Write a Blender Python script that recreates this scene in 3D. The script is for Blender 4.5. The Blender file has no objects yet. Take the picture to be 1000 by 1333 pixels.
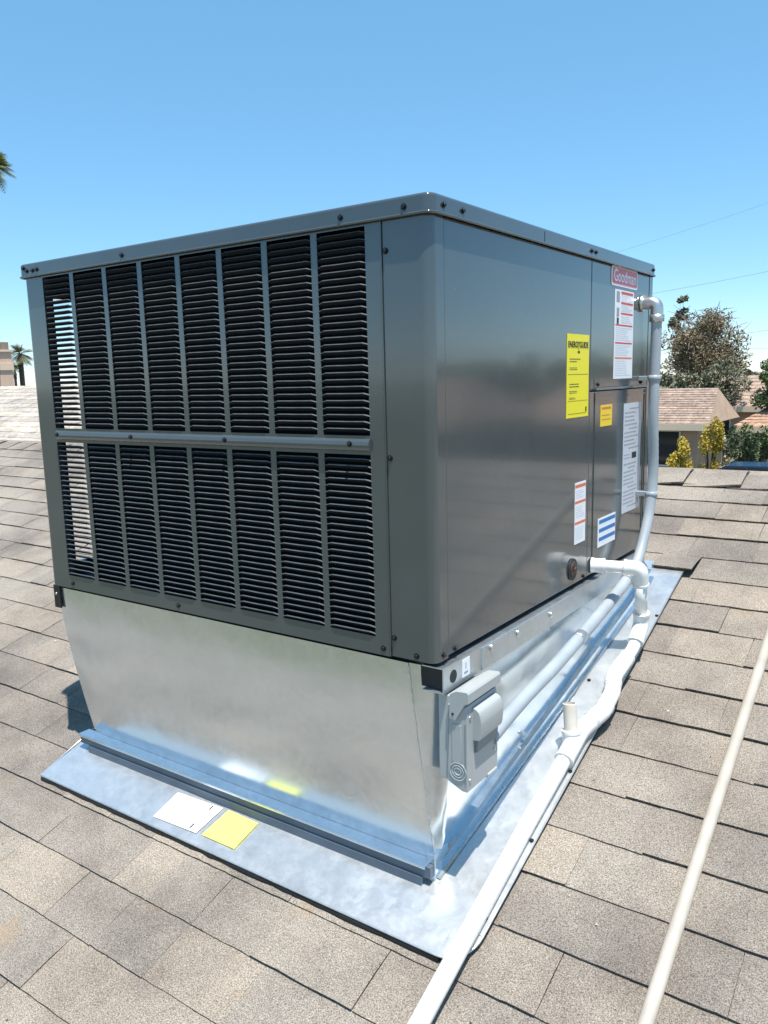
import bpy, bmesh, math, random
from mathutils import Vector, Matrix, noise
C = bpy.context.scene
COL = C.collection
rad = math.radians
rng = random.Random(7)

# ------------------------------------------------------------------ camera, sky, sun, exposure
CAM = Vector((0.794, -1.284, 0.557))
yaw, pit, rol = -0.6167, -0.1642, -0.0249
fw = Vector((math.sin(yaw)*math.cos(pit), math.cos(yaw)*math.cos(pit), math.sin(pit)))
rt0 = Vector((math.cos(yaw), -math.sin(yaw), 0)); up0 = rt0.cross(fw)
rt = rt0*math.cos(rol) + up0*math.sin(rol); up = -rt0*math.sin(rol) + up0*math.cos(rol)
cd = bpy.data.cameras.new('camera'); cam = bpy.data.objects.new('camera', cd); COL.objects.link(cam)
cam.matrix_world = Matrix(((rt.x, up.x, -fw.x, CAM.x), (rt.y, up.y, -fw.y, CAM.y), (rt.z, up.z, -fw.z, CAM.z), (0, 0, 0, 1)))
cd.sensor_fit = 'VERTICAL'; cd.sensor_height = 24; cd.lens = 24*1045.7/1333
cd.clip_start = 0.02; cd.clip_end = 2000
C.camera = cam
SUN = Vector((0.22, -0.14, 1.0)).normalized()
w = bpy.data.worlds.new('World'); C.world = w; w.use_nodes = True
wn = w.node_tree.nodes; wl = w.node_tree.links
sky = wn.new('ShaderNodeTexSky'); sky.sky_type = 'NISHITA'; sky.sun_disc = False
sky.sun_elevation = math.asin(SUN.z); sky.sun_rotation = math.atan2(SUN.x, SUN.y)
sky.altitude = 1500; sky.air_density = 1.0; sky.dust_density = 0.0; sky.ozone_density = 3.0
bg = wn['Background']; bg.inputs['Strength'].default_value = 0.14
hs = wn.new('ShaderNodeHueSaturation'); hs.inputs['Saturation'].default_value = 1.12; hs.inputs['Hue'].default_value = 0.488
tint = wn.new('ShaderNodeMix'); tint.data_type = 'RGBA'; tint.inputs[0].default_value = 0.46; tint.inputs[7].default_value = (0.85, 2.1, 3.4, 1)   # thin even haze veil over the clear-sky model
wl.new(sky.outputs[0], hs.inputs['Color']); wl.new(hs.outputs[0], tint.inputs[6]); wl.new(tint.outputs[2], bg.inputs[0])
sd = bpy.data.lights.new('sun', 'SUN'); sd.energy = 4.2; sd.angle = rad(0.5); sd.color = (1, 0.955, 0.89)
so = bpy.data.objects.new('sun', sd); COL.objects.link(so)
so.rotation_euler = (-SUN).to_track_quat('-Z', 'Y').to_euler()
C.view_settings.view_transform = 'Standard'; C.view_settings.look = 'None'
C.view_settings.gamma = 1; C.view_settings.use_curve_mapping = False
C.view_settings.exposure = 0.76

# ------------------------------------------------------------------ materials
def new_mat(name):
    m = bpy.data.materials.new(name); m.use_nodes = True
    return m, m.node_tree.nodes, m.node_tree.links, m.node_tree.nodes['Principled BSDF']
def mat(name, col, rough=0.5, metal=0.0, var=0.0, scale=8.0, bump=0.0, bscale=60.0, coat=0.0, rvar=0.0, col2=None, spec=0.5):
    m, n, l, p = new_mat(name)
    p.inputs['Base Color'].default_value = (*col, 1); p.inputs['Roughness'].default_value = rough
    p.inputs['Metallic'].default_value = metal; p.inputs['Coat Weight'].default_value = coat
    p.inputs['Specular IOR Level'].default_value = spec
    if var or rvar or col2:
        tc = n.new('ShaderNodeTexCoord'); nz = n.new('ShaderNodeTexNoise')
        nz.inputs['Scale'].default_value = scale; nz.inputs['Detail'].default_value = 6
        l.new(tc.outputs['Object'], nz.inputs['Vector'])
        mx = n.new('ShaderNodeMix'); mx.data_type = 'RGBA'
        c2 = col2 or tuple(min(1, c*(1+var)) for c in col); c1 = col if col2 else tuple(c*(1-var) for c in col)
        mx.inputs[6].default_value = (*c1, 1); mx.inputs[7].default_value = (*c2, 1)
        rp = n.new('ShaderNodeMapRange'); rp.inputs[1].default_value = 0.35; rp.inputs[2].default_value = 0.65
        l.new(nz.outputs[0], rp.inputs[0]); l.new(rp.outputs[0], mx.inputs[0]); l.new(mx.outputs[2], p.inputs['Base Color'])
        if rvar:
            mr = n.new('ShaderNodeMapRange'); mr.inputs[3].default_value = rough-rvar; mr.inputs[4].default_value = rough+rvar
            l.new(rp.outputs[0], mr.inputs[0]); l.new(mr.outputs[0], p.inputs['Roughness'])
    if bump:
        tc = n.new('ShaderNodeTexCoord'); nz = n.new('ShaderNodeTexNoise')
        nz.inputs['Scale'].default_value = bscale; nz.inputs['Detail'].default_value = 4
        l.new(tc.outputs['Object'], nz.inputs['Vector'])
        b = n.new('ShaderNodeBump'); b.inputs['Strength'].default_value = bump; b.inputs['Distance'].default_value = 0.01
        l.new(nz.outputs[0], b.inputs['Height']); l.new(b.outputs[0], p.inputs['Normal'])
    return m

def paint_mat():
    m, n, l, p = new_mat('cabinet_paint')
    tc = n.new('ShaderNodeTexCoord')
    nz = n.new('ShaderNodeTexNoise'); nz.inputs['Scale'].default_value = 3; nz.inputs['Detail'].default_value = 8; nz.inputs['Roughness'].default_value = 0.65
    l.new(tc.outputs['Object'], nz.inputs['Vector'])
    cr = n.new('ShaderNodeValToRGB'); cr.color_ramp.elements[0].color = (0.061, 0.073, 0.077, 1); cr.color_ramp.elements[1].color = (0.074, 0.087, 0.092, 1)
    cr.color_ramp.elements[0].position = 0.3; cr.color_ramp.elements[1].position = 0.7
    l.new(nz.outputs[0], cr.inputs[0])
    # scattered dust specks
    vo = n.new('ShaderNodeTexNoise'); vo.inputs['Scale'].default_value = 160; vo.inputs['Detail'].default_value = 2
    l.new(tc.outputs['Object'], vo.inputs['Vector'])
    sp = n.new('ShaderNodeMapRange'); sp.inputs[1].default_value = 0.70; sp.inputs[2].default_value = 0.8; sp.inputs[4].default_value = 0.35
    l.new(vo.outputs[0], sp.inputs[0])
    mx = n.new('ShaderNodeMix'); mx.data_type = 'RGBA'; mx.inputs[7].default_value = (0.2, 0.19, 0.17, 1)
    l.new(sp.outputs[0], mx.inputs[0]); l.new(cr.outputs[0], mx.inputs[6]); l.new(mx.outputs[2], p.inputs['Base Color'])
    mr = n.new('ShaderNodeMapRange'); mr.inputs[3].default_value = 0.06; mr.inputs[4].default_value = 0.12
    l.new(nz.outputs[0], mr.inputs[0]); l.new(mr.outputs[0], p.inputs['Roughness'])
    p.inputs['Specular IOR Level'].default_value = 0.8; p.inputs['Coat Weight'].default_value = 0.45; p.inputs['Coat Roughness'].default_value = 0.06
    # orange peel and slight sheet waviness
    n2 = n.new('ShaderNodeTexNoise'); n2.inputs['Scale'].default_value = 5; n2.inputs['Detail'].default_value = 1
    l.new(tc.outputs['Object'], n2.inputs['Vector'])
    b = n.new('ShaderNodeBump'); b.inputs['Strength'].default_value = 0.12; b.inputs['Distance'].default_value = 0.004
    l.new(n2.outputs[0], b.inputs['Height'])
    n3 = n.new('ShaderNodeTexNoise'); n3.inputs['Scale'].default_value = 420; l.new(tc.outputs['Object'], n3.inputs['Vector'])
    b2 = n.new('ShaderNodeBump'); b2.inputs['Strength'].default_value = 0.06; b2.inputs['Distance'].default_value = 0.002
    l.new(n3.outputs[0], b2.inputs['Height']); l.new(b.outputs[0], b2.inputs['Normal']); l.new(b2.outputs[0], p.inputs['Normal'])
    return m

def galv_mat(name, base=0.74, rough=0.17, wave=0.15, mottle=0.08, metal=0.92, cloud=0.025, cs=7, tint3=(0.91, 1.0, 1.05)):
    m, n, l, p = new_mat(name)
    p.inputs['Metallic'].default_value = metal
    tc = n.new('ShaderNodeTexCoord')
    vo = n.new('ShaderNodeTexVoronoi'); vo.inputs['Scale'].default_value = 70
    dn = n.new('ShaderNodeTexNoise'); dn.inputs['Scale'].default_value = 25
    l.new(tc.outputs['Object'], dn.inputs['Vector'])
    ad = n.new('ShaderNodeMix'); ad.data_type = 'VECTOR'; ad.inputs[0].default_value = 0.06
    l.new(tc.outputs['Object'], ad.inputs[4]); l.new(dn.outputs['Color'], ad.inputs[5]); l.new(ad.outputs[1], vo.inputs['Vector'])
    bw = n.new('ShaderNodeRGBToBW'); l.new(vo.outputs['Color'], bw.inputs[0])
    nz = n.new('ShaderNodeTexNoise'); nz.inputs['Scale'].default_value = cs; nz.inputs['Detail'].default_value = 9; nz.inputs['Roughness'].default_value = 0.75
    l.new(tc.outputs['Object'], nz.inputs['Vector'])
    fine = n.new('ShaderNodeTexNoise'); fine.inputs['Scale'].default_value = 45; fine.inputs['Detail'].default_value = 6; fine.inputs['Roughness'].default_value = 0.8
    l.new(tc.outputs['Object'], fine.inputs['Vector'])
    st = n.new('ShaderNodeMapRange'); st.inputs[1].default_value = 0.45; st.inputs[2].default_value = 0.78; st.inputs[4].default_value = mottle
    l.new(fine.outputs[0], st.inputs[0])
    cr = n.new('ShaderNodeMapRange'); cr.inputs[3].default_value = 0.94; cr.inputs[4].default_value = 1.03
    l.new(bw.outputs[0], cr.inputs[0])
    c2 = n.new('ShaderNodeMapRange'); c2.inputs[1].default_value = 0.3; c2.inputs[2].default_value = 0.7; c2.inputs[3].default_value = 1-cloud*1.6; c2.inputs[4].default_value = 1+cloud
    l.new(nz.outputs[0], c2.inputs[0])
    mu = n.new('ShaderNodeMath'); mu.operation = 'MULTIPLY'; l.new(cr.outputs[0], mu.inputs[0]); l.new(c2.outputs[0], mu.inputs[1])
    mx = n.new('ShaderNodeMix'); mx.data_type = 'RGBA'; mx.blend_type = 'MULTIPLY'; mx.inputs[0].default_value = 1
    mx.inputs[6].default_value = (base*tint3[0], base*tint3[1], base*tint3[2], 1); l.new(mu.outputs[0], mx.inputs[7])
    # dull oxide bloom in patches
    ox = n.new('ShaderNodeMix'); ox.data_type = 'RGBA'; ox.inputs[7].default_value = (0.82, 0.84, 0.86, 1)
    l.new(st.outputs[0], ox.inputs[0]); l.new(mx.outputs[2], ox.inputs[6]); l.new(ox.outputs[2], p.inputs['Base Color'])
    mr = n.new('ShaderNodeMapRange'); mr.inputs[1].default_value = 0.3; mr.inputs[2].default_value = 0.7; mr.inputs[3].default_value = rough-0.02-cloud*.7; mr.inputs[4].default_value = rough+0.04+cloud*.7
    l.new(nz.outputs[0], mr.inputs[0])
    ar = n.new('ShaderNodeMath'); ar.operation = 'MULTIPLY_ADD'; ar.inputs[1].default_value = 0.04; l.new(bw.outputs[0], ar.inputs[0]); l.new(mr.outputs[0], ar.inputs[2])
    l.new(ar.outputs[0], p.inputs['Roughness'])
    n2 = n.new('ShaderNodeTexNoise'); n2.inputs['Scale'].default_value = 4; n2.inputs['Detail'].default_value = 2
    l.new(tc.outputs['Object'], n2.inputs['Vector'])
    b = n.new('ShaderNodeBump'); b.inputs['Strength'].default_value = wave; b.inputs['Distance'].default_value = 0.02
    l.new(n2.outputs[0], b.inputs['Height'])
    b2 = n.new('ShaderNodeBump'); b2.inputs['Strength'].default_value = 0.03; b2.inputs['Distance'].default_value = 0.002
    l.new(b.outputs[0], p.inputs['Normal'])
    return m

def shingle_mat(name, base=(0.258, 0.236, 0.210), dark=(0.085, 0.072, 0.062), light=(0.50, 0.46, 0.41), gs=400.0):
    m, n, l, p = new_mat(name)
    p.inputs['Roughness'].default_value = 0.92; p.inputs['Specular IOR Level'].default_value = 0.25
    tc = n.new('ShaderNodeTexCoord'); geo = n.new('ShaderNodeNewGeometry'); oi = n.new('ShaderNodeObjectInfo')
    # mineral granules, world scale
    g1 = n.new('ShaderNodeTexNoise'); g1.inputs['Scale'].default_value = gs; g1.inputs['Detail'].default_value = 3; g1.inputs['Roughness'].default_value = 0.7
    l.new(geo.outputs['Position'], g1.inputs['Vector'])
    cr = n.new('ShaderNodeValToRGB'); e = cr.color_ramp.elements
    e[0].position = 0.33; e[0].color = (*dark, 1); e[1].position = 0.70; e[1].color = (*light, 1)
    x = e.new(0.49); x.color = (*base, 1)
    l.new(g1.outputs[0], cr.inputs[0])
    # tone of each tab
    ad = n.new('ShaderNodeMath'); ad.operation = 'ADD'; l.new(oi.outputs['Random'], ad.inputs[0]); l.new(geo.outputs['Random Per Island'], ad.inputs[1])
    fr = n.new('ShaderNodeMath'); fr.operation = 'FRACT'; l.new(ad.outputs[0], fr.inputs[0])
    tone = n.new('ShaderNodeValToRGB'); t = tone.color_ramp.elements
    t[0].position = 0; t[0].color = (0.84, 0.825, 0.82, 1); t[1].position = 1; t[1].color = (1.13, 1.08, 1.01, 1)
    x = t.new(0.45); x.color = (1.0, 0.99, 0.97, 1)
    l.new(fr.outputs[0], tone.inputs[0])
    mx = n.new('ShaderNodeMix'); mx.data_type = 'RGBA'; mx.blend_type = 'MULTIPLY'; mx.inputs[0].default_value = 1
    l.new(cr.outputs[0], mx.inputs[6]); l.new(tone.outputs[0], mx.inputs[7])
    # weathering in broad patches, stains
    n1 = n.new('ShaderNodeTexNoise'); n1.inputs['Scale'].default_value = 2.6; n1.inputs['Detail'].default_value = 8; n1.inputs['Roughness'].default_value = 0.62
    l.new(geo.outputs['Position'], n1.inputs['Vector'])
    wr = n.new('ShaderNodeValToRGB'); q = wr.color_ramp.elements
    q[0].position = 0.30; q[0].color = (0.58, 0.555, 0.55, 1); q[1].position = 0.60; q[1].color = (1.10, 1.07, 1.03, 1)
    l.new(n1.outputs[0], wr.inputs[0])
    m2 = n.new('ShaderNodeMix'); m2.data_type = 'RGBA'; m2.blend_type = 'MULTIPLY'; m2.inputs[0].default_value = 1
    l.new(mx.outputs[2], m2.inputs[6]); l.new(wr.outputs[0], m2.inputs[7])
    n4 = n.new('ShaderNodeTexNoise'); n4.inputs['Scale'].default_value = 5.5; n4.inputs['Detail'].default_value = 3
    mp = n.new('ShaderNodeMapping'); mp.inputs['Location'].default_value = (13.1, 4.2, 0); l.new(geo.outputs['Position'], mp.inputs[0]); l.new(mp.outputs[0], n4.inputs['Vector'])
    sr = n.new('ShaderNodeMapRange'); sr.inputs[1].default_value = 0.66; sr.inputs[2].default_value = 0.82; sr.inputs[4].default_value = 0.55
    l.new(n4.outputs[0], sr.inputs[0])
    m3 = n.new('ShaderNodeMix'); m3.data_type = 'RGBA'; m3.inputs[7].default_value = (0.36, 0.24, 0.13, 1)
    l.new(sr.outputs[0], m3.inputs[0]); l.new(m2.outputs[2], m3.inputs[6]); l.new(m3.outputs[2], p.inputs['Base Color'])
    b = n.new('ShaderNodeBump'); b.inputs['Strength'].default_value = 0.7; b.inputs['Distance'].default_value = 0.003
    l.new(g1.outputs[0], b.inputs['Height']); l.new(b.outputs[0], p.inputs['Normal'])
    return m

PAINT = paint_mat()
GALV = galv_mat('galvanised_sheet')
PAN = galv_mat('galvanised_pan', 0.74, 0.32, 0.2, 0.55, 0.78, 0.05, 16, (0.99, 1.0, 0.985))
GALVSHADE = mat('shade_galvanised', (0.085, 0.115, 0.15), 0.55, metal=0.0, var=0.1, scale=20)  # curb foot riser: its blue shade is put into the dark colour
RAIL = galv_mat('galvanised_rail', 0.62, 0.38, 0.1, 0.2)
SHINGLE = shingle_mat('shingle_granules')
SHEDGE = mat('shingle_asphalt_edge', (0.14, 0.113, 0.093), 0.9, var=0.55, scale=60)
BLACK = mat('black_coil', (0.006, 0.007, 0.009), 0.7, spec=0.08)
LOUVSHADE = mat('shade_louvre_back', (0.012, 0.013, 0.016), 0.7, spec=0.15)  # louvre undersides: shade painted in as a near-black colour
LOUV = mat('louvre_paint', (0.075, 0.088, 0.095), 0.35, var=0.16, scale=30, spec=0.5)
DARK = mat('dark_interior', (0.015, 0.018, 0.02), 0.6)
SCREW = mat('blackened_screw', (0.018, 0.02, 0.022), 0.35, metal=0.4)
ZINC = mat('zinc_screw', (0.6, 0.6, 0.58), 0.35, metal=0.9)
PVC = mat('white_pvc', (0.78, 0.78, 0.755), 0.32, var=0.04, scale=12)
PVCB = mat('beige_pvc_stub', (0.66, 0.61, 0.53), 0.45, var=0.08, scale=20)
CREAM = mat('cream_weathered_pvc', (0.43, 0.385, 0.325), 0.55, var=0.12, scale=9, bump=0.05, bscale=80)
CONDUIT = mat('grey_conduit', (0.33, 0.37, 0.40), 0.42, var=0.08, scale=14)
BOXG = mat('grey_enclosure', (0.38, 0.40, 0.395), 0.42, var=0.03, scale=10, bump=0.04, bscale=300)
BOXD = mat('grey_pull_handle', (0.20, 0.22, 0.235), 0.5)
TAR = mat('black_mastic', (0.012, 0.012, 0.013), 0.5, bump=0.4, bscale=60)
RUST = mat('brown_terminal', (0.06, 0.035, 0.025), 0.6)
def plain(name, col, rough=0.5): return mat(name, col, rough)
RED = plain('badge_red', (0.62, 0.045, 0.075), 0.3); WHITE = plain('label_white', (0.80, 0.80, 0.82), 0.4)
YEL = plain('label_yellow', (0.86, 0.74, 0.01), 0.4); YEL2 = plain('sticker_yellow', (0.85, 0.62, 0.02), 0.4)
PALEY = plain('paper_yellow', (0.82, 0.80, 0.16), 0.6); PAPER = plain('paper_white', (0.82, 0.82, 0.82), 0.6)
INK = plain('ink_black', (0.012, 0.012, 0.014)); INKR = plain('ink_orange', (0.70, 0.16, 0.06)); INKRED = plain('ink_red', (0.62, 0.07, 0.06))
INKB = plain('ink_blue', (0.02, 0.17, 0.42)); INKG = plain('ink_grey', (0.30, 0.31, 0.34)); GREYL = plain('label_pale_grey', (0.55, 0.58, 0.62), 0.35)

# ------------------------------------------------------------------ mesh helpers
class MB:
    def __init__(s): s.b = bmesh.new()
    def quad(s, pts, mi=0):
        f = s.b.faces.new([s.b.verts.new(p) for p in pts]); f.material_index = mi; return f
    def box(s, a, b, bev=0.0, seg=2, mi=0):
        x0, y0, z0 = a; x1, y1, z1 = b
        v = [s.b.verts.new(p) for p in ((x0,y0,z0),(x1,y0,z0),(x1,y1,z0),(x0,y1,z0),(x0,y0,z1),(x1,y0,z1),(x1,y1,z1),(x0,y1,z1))]
        fs = [s.b.faces.new([v[i] for i in q]) for q in ((3,2,1,0),(4,5,6,7),(0,1,5,4),(1,2,6,5),(2,3,7,6),(3,0,4,7))]
        for f in fs: f.material_index = mi
        if bev:
            es = list({e for f in fs for e in f.edges})
            r = bmesh.ops.bevel(s.b, geom=es, offset=bev, segments=seg, affect='EDGES', profile=0.5)
            for f in r['faces']: f.material_index = mi
        return v
    def prism(s, prof, a, b, axis='z', mi=0, bev=0):      # closed 2D profile swept between a and b on one axis
        def P(p, t): return {'z': (p[0], p[1], t), 'y': (p[0], t, p[1]), 'x': (t, p[0], p[1])}[axis]
        lo = [s.b.verts.new(P(p, a)) for p in prof]; hi = [s.b.verts.new(P(p, b)) for p in prof]
        n = len(prof); fs = []
        for i in range(n):
            fs.append(s.b.faces.new((lo[i], lo[(i+1) % n], hi[(i+1) % n], hi[i])))
        fs.append(s.b.faces.new(lo[::-1])); fs.append(s.b.faces.new(hi))
        for f in fs: f.material_index = mi
        if bev:
            es = list({e for f in fs for e in f.edges if e.calc_face_angle(0) > 0.6})
            bmesh.ops.bevel(s.b, geom=es, offset=bev, segments=2, affect='EDGES', profile=0.5)
    def tube(s, pts, r, n=16, cap=True, mi=0):
        pts = [Vector(p) for p in pts]; rs = r if isinstance(r, (list, tuple)) else [r]*len(pts)
        t0 = (pts[1]-pts[0]).normalized(); ref = Vector((0,0,1)) if abs(t0.z) < .9 else Vector((1,0,0))
        u = t0.cross(ref).normalized(); rings = []
        for i, p in enumerate(pts):
            a = pts[max(i-1, 0)]; b = pts[min(i+1, len(pts)-1)]; t = (b-a).normalized()
            u = (u - t*u.dot(t)).normalized(); v = t.cross(u)
            rings.append([s.b.verts.new(p + (u*math.cos(k*2*math.pi/n) + v*math.sin(k*2*math.pi/n))*rs[i]) for k in range(n)])
        for i in range(len(rings)-1):
            for k in range(n):
                f = s.b.faces.new((rings[i][k], rings[i][(k+1) % n], rings[i+1][(k+1) % n], rings[i+1][k])); f.smooth = True; f.material_index = mi
        if cap:
            s.b.faces.new(rings[0][::-1]).material_index = mi; s.b.faces.new(rings[-1]).material_index = mi
    def build(s, name, mats, parent=None, smooth=0.0, loc=None):
        bmesh.ops.recalc_face_normals(s.b, faces=s.b.faces)
        me = bpy.data.meshes.new(name); s.b.to_mesh(me); s.b.free()
        for m in (mats if isinstance(mats, (list, tuple)) else [mats]): me.materials.append(m)
        if smooth:
            me.polygons.foreach_set('use_smooth', [True]*len(me.polygons)); me.set_sharp_from_angle(angle=rad(smooth))
        o = link(name, me, parent, loc)
        if smooth: wm = o.modifiers.new('weighted_normals', 'WEIGHTED_NORMAL'); wm.keep_sharp = True; wm.weight = 100
        return o
def link(name, me, parent=None, loc=None):
    o = bpy.data.objects.new(name, me); COL.objects.link(o)
    if parent is not None:
        o.parent = parent; o.matrix_parent_inverse = Matrix.Translation(-world_loc(parent))
    if loc is not None: o.location = loc
    return o
def world_loc(o):
    p = Vector(o.location)
    return p          # parents are Empties without rotation, or meshes whose origin is the world origin
def thing(name, label, cat, loc=(0,0,0), group=None):
    o = bpy.data.objects.new(name, None); COL.objects.link(o); o.location = loc; o.empty_display_size = 0.1
    return tag(o, label, cat, group)
def tag(o, label=None, cat=None, group=None, kind=None):
    for k, v in (('label', label), ('category', cat), ('group', group), ('kind', kind)):
        if v: o[k] = v
    return o
def smooth_path(pts, n=8):                                # Catmull-Rom through the points
    P = [Vector(p) for p in pts]; P = [P[0]*2-P[1]] + P + [P[-1]*2-P[-2]]; out = []
    for i in range(1, len(P)-2):
        for k in range(n):
            t = k/n; a, b, c, d = P[i-1:i+3]
            out.append(0.5*((2*b) + (c-a)*t + (2*a-5*b+4*c-d)*t*t + (3*b-a-3*c+d)*t**3))
    out.append(P[-2]); return out
def bends(pts, r, n=6):                                   # straight runs with rounded corners
    P = [Vector(p) for p in pts]; out = [P[0]]
    for i in range(1, len(P)-1):
        a = (P[i-1]-P[i]); b = (P[i+1]-P[i]); d = min(r, a.length*.45, b.length*.45)
        p0 = P[i]+a.normalized()*d; p1 = P[i]+b.normalized()*d
        for k in range(n+1):
            t = k/n; out.append(p0*(1-t)**2 + P[i]*2*t*(1-t) + p1*t*t)
    out.append(P[-1]); return out
def text_bm(txt, width, mats, name, parent, M, squash=1.0, bold=0.0):   # lettering as a mesh, fitted to a width
    cu = bpy.data.curves.new(name, 'FONT'); cu.body = txt; cu.align_x = 'CENTER'; cu.align_y = 'CENTER'; cu.offset = bold; cu.extrude = 0.004
    t = bpy.data.objects.new(name, cu); COL.objects.link(t)
    dg = bpy.context.evaluated_depsgraph_get(); me = bpy.data.meshes.new_from_object(t.evaluated_get(dg))
    bpy.data.objects.remove(t); xs = [v.co.x for v in me.vertices]; k = width/(max(xs)-min(xs))
    me.transform(M @ Matrix.Diagonal((k, k*squash, 0.1, 1))); me.materials.clear(); me.materials.append(mats)
    return link(name, me, parent)

SL = rad(18.0); TS, CS, SS = math.tan(SL), math.cos(SL), math.sin(SL)
Z0 = -0.497                                                # top of the flashing pan at y = 0
def roofz(y, off=0.0): return Z0 + TS*y + off
DECK = -0.024                                              # roof deck below the pan's top

# ------------------------------------------------------------------ the roof we stand on
roof = None
def build_roof():
    global roof
    RID = 2.06; EAVE = -2.3
    m = MB()
    zr = roofz(RID, DECK-.004)
    for a, b in (((-9, EAVE), (6, RID)),):
        m.quad([(-9, EAVE, roofz(EAVE, DECK-.004)), (6, EAVE, roofz(EAVE, DECK-.004)), (6, RID, zr), (-9, RID, zr)])
    yb = RID + (RID-EAVE)
    m.quad([(-9, RID, zr), (6, RID, zr), (6, yb, roofz(EAVE, DECK-.004)), (-9, yb, roofz(EAVE, DECK-.004))])
    m.quad([(-9, EAVE, roofz(EAVE, -.2)), (6, EAVE, roofz(EAVE, -.2)), (6, yb, roofz(EAVE, -.2)), (-9, yb, roofz(EAVE, -.2))])
    for x in (-9, 6):
        m.quad([(x, EAVE, roofz(EAVE, -.2)), (x, EAVE, roofz(EAVE, DECK-.004)), (x, RID, zr), (x, yb, roofz(EAVE, DECK-.004)), (x, yb, roofz(EAVE, -.2))])
    roof = m.build('roof', SHINGLE); tag(roof, kind='structure')
    # shingle variants: unit width slab lying on the slope, origin at the lower left corner, local y up the slope
    EXP = 0.1365; L = EXP + 0.028; NX = 7
    variants = []
    def slab(r):
        top = []; bot = []; up_ = []; mid = []
        lift = r.uniform(.0065, .0105)
        for i in range(NX+1):
            u = i/NX; j = r.uniform(-.0009, .0009); z = lift + r.uniform(-.0006, .0008)
            top.append((u, j, z)); bot.append((u, j+.0008, z-.0046)); mid.append((u, EXP*.55+r.uniform(-.003,.003), lift*.62+.0015+r.uniform(-.0007,.0007))); up_.append((u, L, .0016))
        return bot, top, mid, up_
    def mesh_from(slabs, name, xf):
        V = []; F = []; MI = []
        for (bot, top, mid, up_), T in zip(slabs, xf):
            o = len(V); n = len(top)
            for ring in (bot, top, mid, up_): V += [T(p) for p in ring]
            for r0 in range(3):
                for i in range(n-1):
                    F.append((o+r0*n+i, o+r0*n+i+1, o+(r0+1)*n+i+1, o+(r0+1)*n+i)); MI.append(1 if r0 == 0 else 0)
            for i in (0, n-1):
                F.append((o+i, o+n+i, o+2*n+i)); MI.append(0)
        me = bpy.data.meshes.new(name); me.from_pydata(V, [], F); me.materials.append(SHINGLE); me.materials.append(SHEDGE)
        me.polygons.foreach_set('material_index', MI); me.update(); return me
    VAR = [slab(random.Random(100+k)) for k in range(10)]
    meshes = [mesh_from([v], 'shingle', [lambda p: p]) for v in VAR]
    R = Matrix(((1,0,0),(0,CS,-SS),(0,SS,CS))).to_4x4()
    def place(x, s, z=0.0): return Matrix.Translation((x, s*CS, roofz(s*CS, DECK+z))) @ R
    def blocked(p):                                       # hidden behind the unit or its curb
        d = p - CAM; t0, t1 = 0.0, 1.0
        for k, (lo, hi) in enumerate(((-1.25, .0), (0.0, 1.30), (-.5, .885))):
            if abs(d[k]) < 1e-9: continue
            a, b = (lo-CAM[k])/d[k], (hi-CAM[k])/d[k]
            t0 = max(t0, min(a, b)); t1 = min(t1, max(a, b))
        return t0 < t1
    allsh = []; r = random.Random(21)
    for k in range(-18, 15):
        s = 0.142 + EXP*k
        if s < EAVE/CS - .05: continue
        x = -9 + r.uniform(0, .3)
        while x < 6:
            wd = r.choice((.125, .15, .175, .20, .225, .26, .30)) ; wd = min(wd, 6-x)
            if wd < .05: break
            if k == 9 and x < .150 < x+wd+.06: wd = .150-x
            if k == 9 and wd < .02: x = .152; continue
            under = -1.22 < x and x+wd < .10 and -.08 < s < 1.2
            if not under:
                p = (place(x, s) @ Vector((wd/2, EXP/2, .01)))
                d = p-CAM; zz = d.dot(fw); ok = False; area = 0
                if zz > .1:
                    px = 500+1045.7*d.dot(rt)/zz; py = 666-1045.7*d.dot(up)/zz
                    ok = -60 < px < 1060 and -60 < py < 1400 and not blocked(p) and not (-1.2 < p.x < .08 and -.1 < p.y < 1.28)
                    area = wd/zz**2
                allsh.append((area if ok else 0, x, s, wd, r.randrange(10), r.uniform(-.0008, .0008), k))
            x += wd + r.choice((.0002, .0005, .0012))
    allsh.sort(key=lambda q: -q[0])
    for i, (a, x, s, wd, v, dz, k_) in enumerate(allsh[:270]):
        o = bpy.data.objects.new('shingle', meshes[v]); COL.objects.link(o); o.parent = roof
        lift = 0.0
        if k_ == 9 and -.30 < x < .149: lift = .026
        o.matrix_world = place(x, s, dz+lift) @ Matrix.Rotation(-math.atan(lift/.150), 4, 'X') @ Matrix.Rotation(r.uniform(-.008, .008), 4, 'Z') @ Matrix.Diagonal((wd, 1, 1, 1))
    rest = allsh[270:]
    me = mesh_from([VAR[q[4]] for q in rest], 'far_shingle', [(lambda p, M=place(q[1], q[2], q[5]), w_=q[3]: M @ Vector((p[0]*w_, p[1], p[2]))) for q in rest])
    o = link('shingle_field', me, roof); tag(o, kind='stuff')
    # ridge caps, each bent over the ridge; every cap lifts a little at its exposed end
    x = -6.4; k = 0; rc = random.Random(5)
    zc = roofz(RID)
    while x < 5.5:
        wd = .21; b = MB(); a0 = rc.uniform(.002, .004); a1 = .010 + (rc.uniform(.004, .006) if rc.random() < .3 else 0)
        if -.35 < x+.105 < .3: a1 = .021
        rows = []
        for u in (0, .5, 1):
            z = a0+(a1-a0)*u*u; row = []
            for v in (-1, -.55, -.12, .12, .55, 1):
                y = RID + v*.125; zz = roofz(RID) + DECK - abs(v)*.125*TS + z + .004 + (-.008 if abs(v) < .2 else 0)*0
                row.append((x+u*(wd+.05), y+rc.uniform(-.002, .002), zz))
            rows.append(row)
        tv = [[b.b.verts.new(p) for p in row] for row in rows]; bv = [[b.b.verts.new((p[0], p[1], p[2]-.007)) for p in row] for row in rows]
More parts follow.
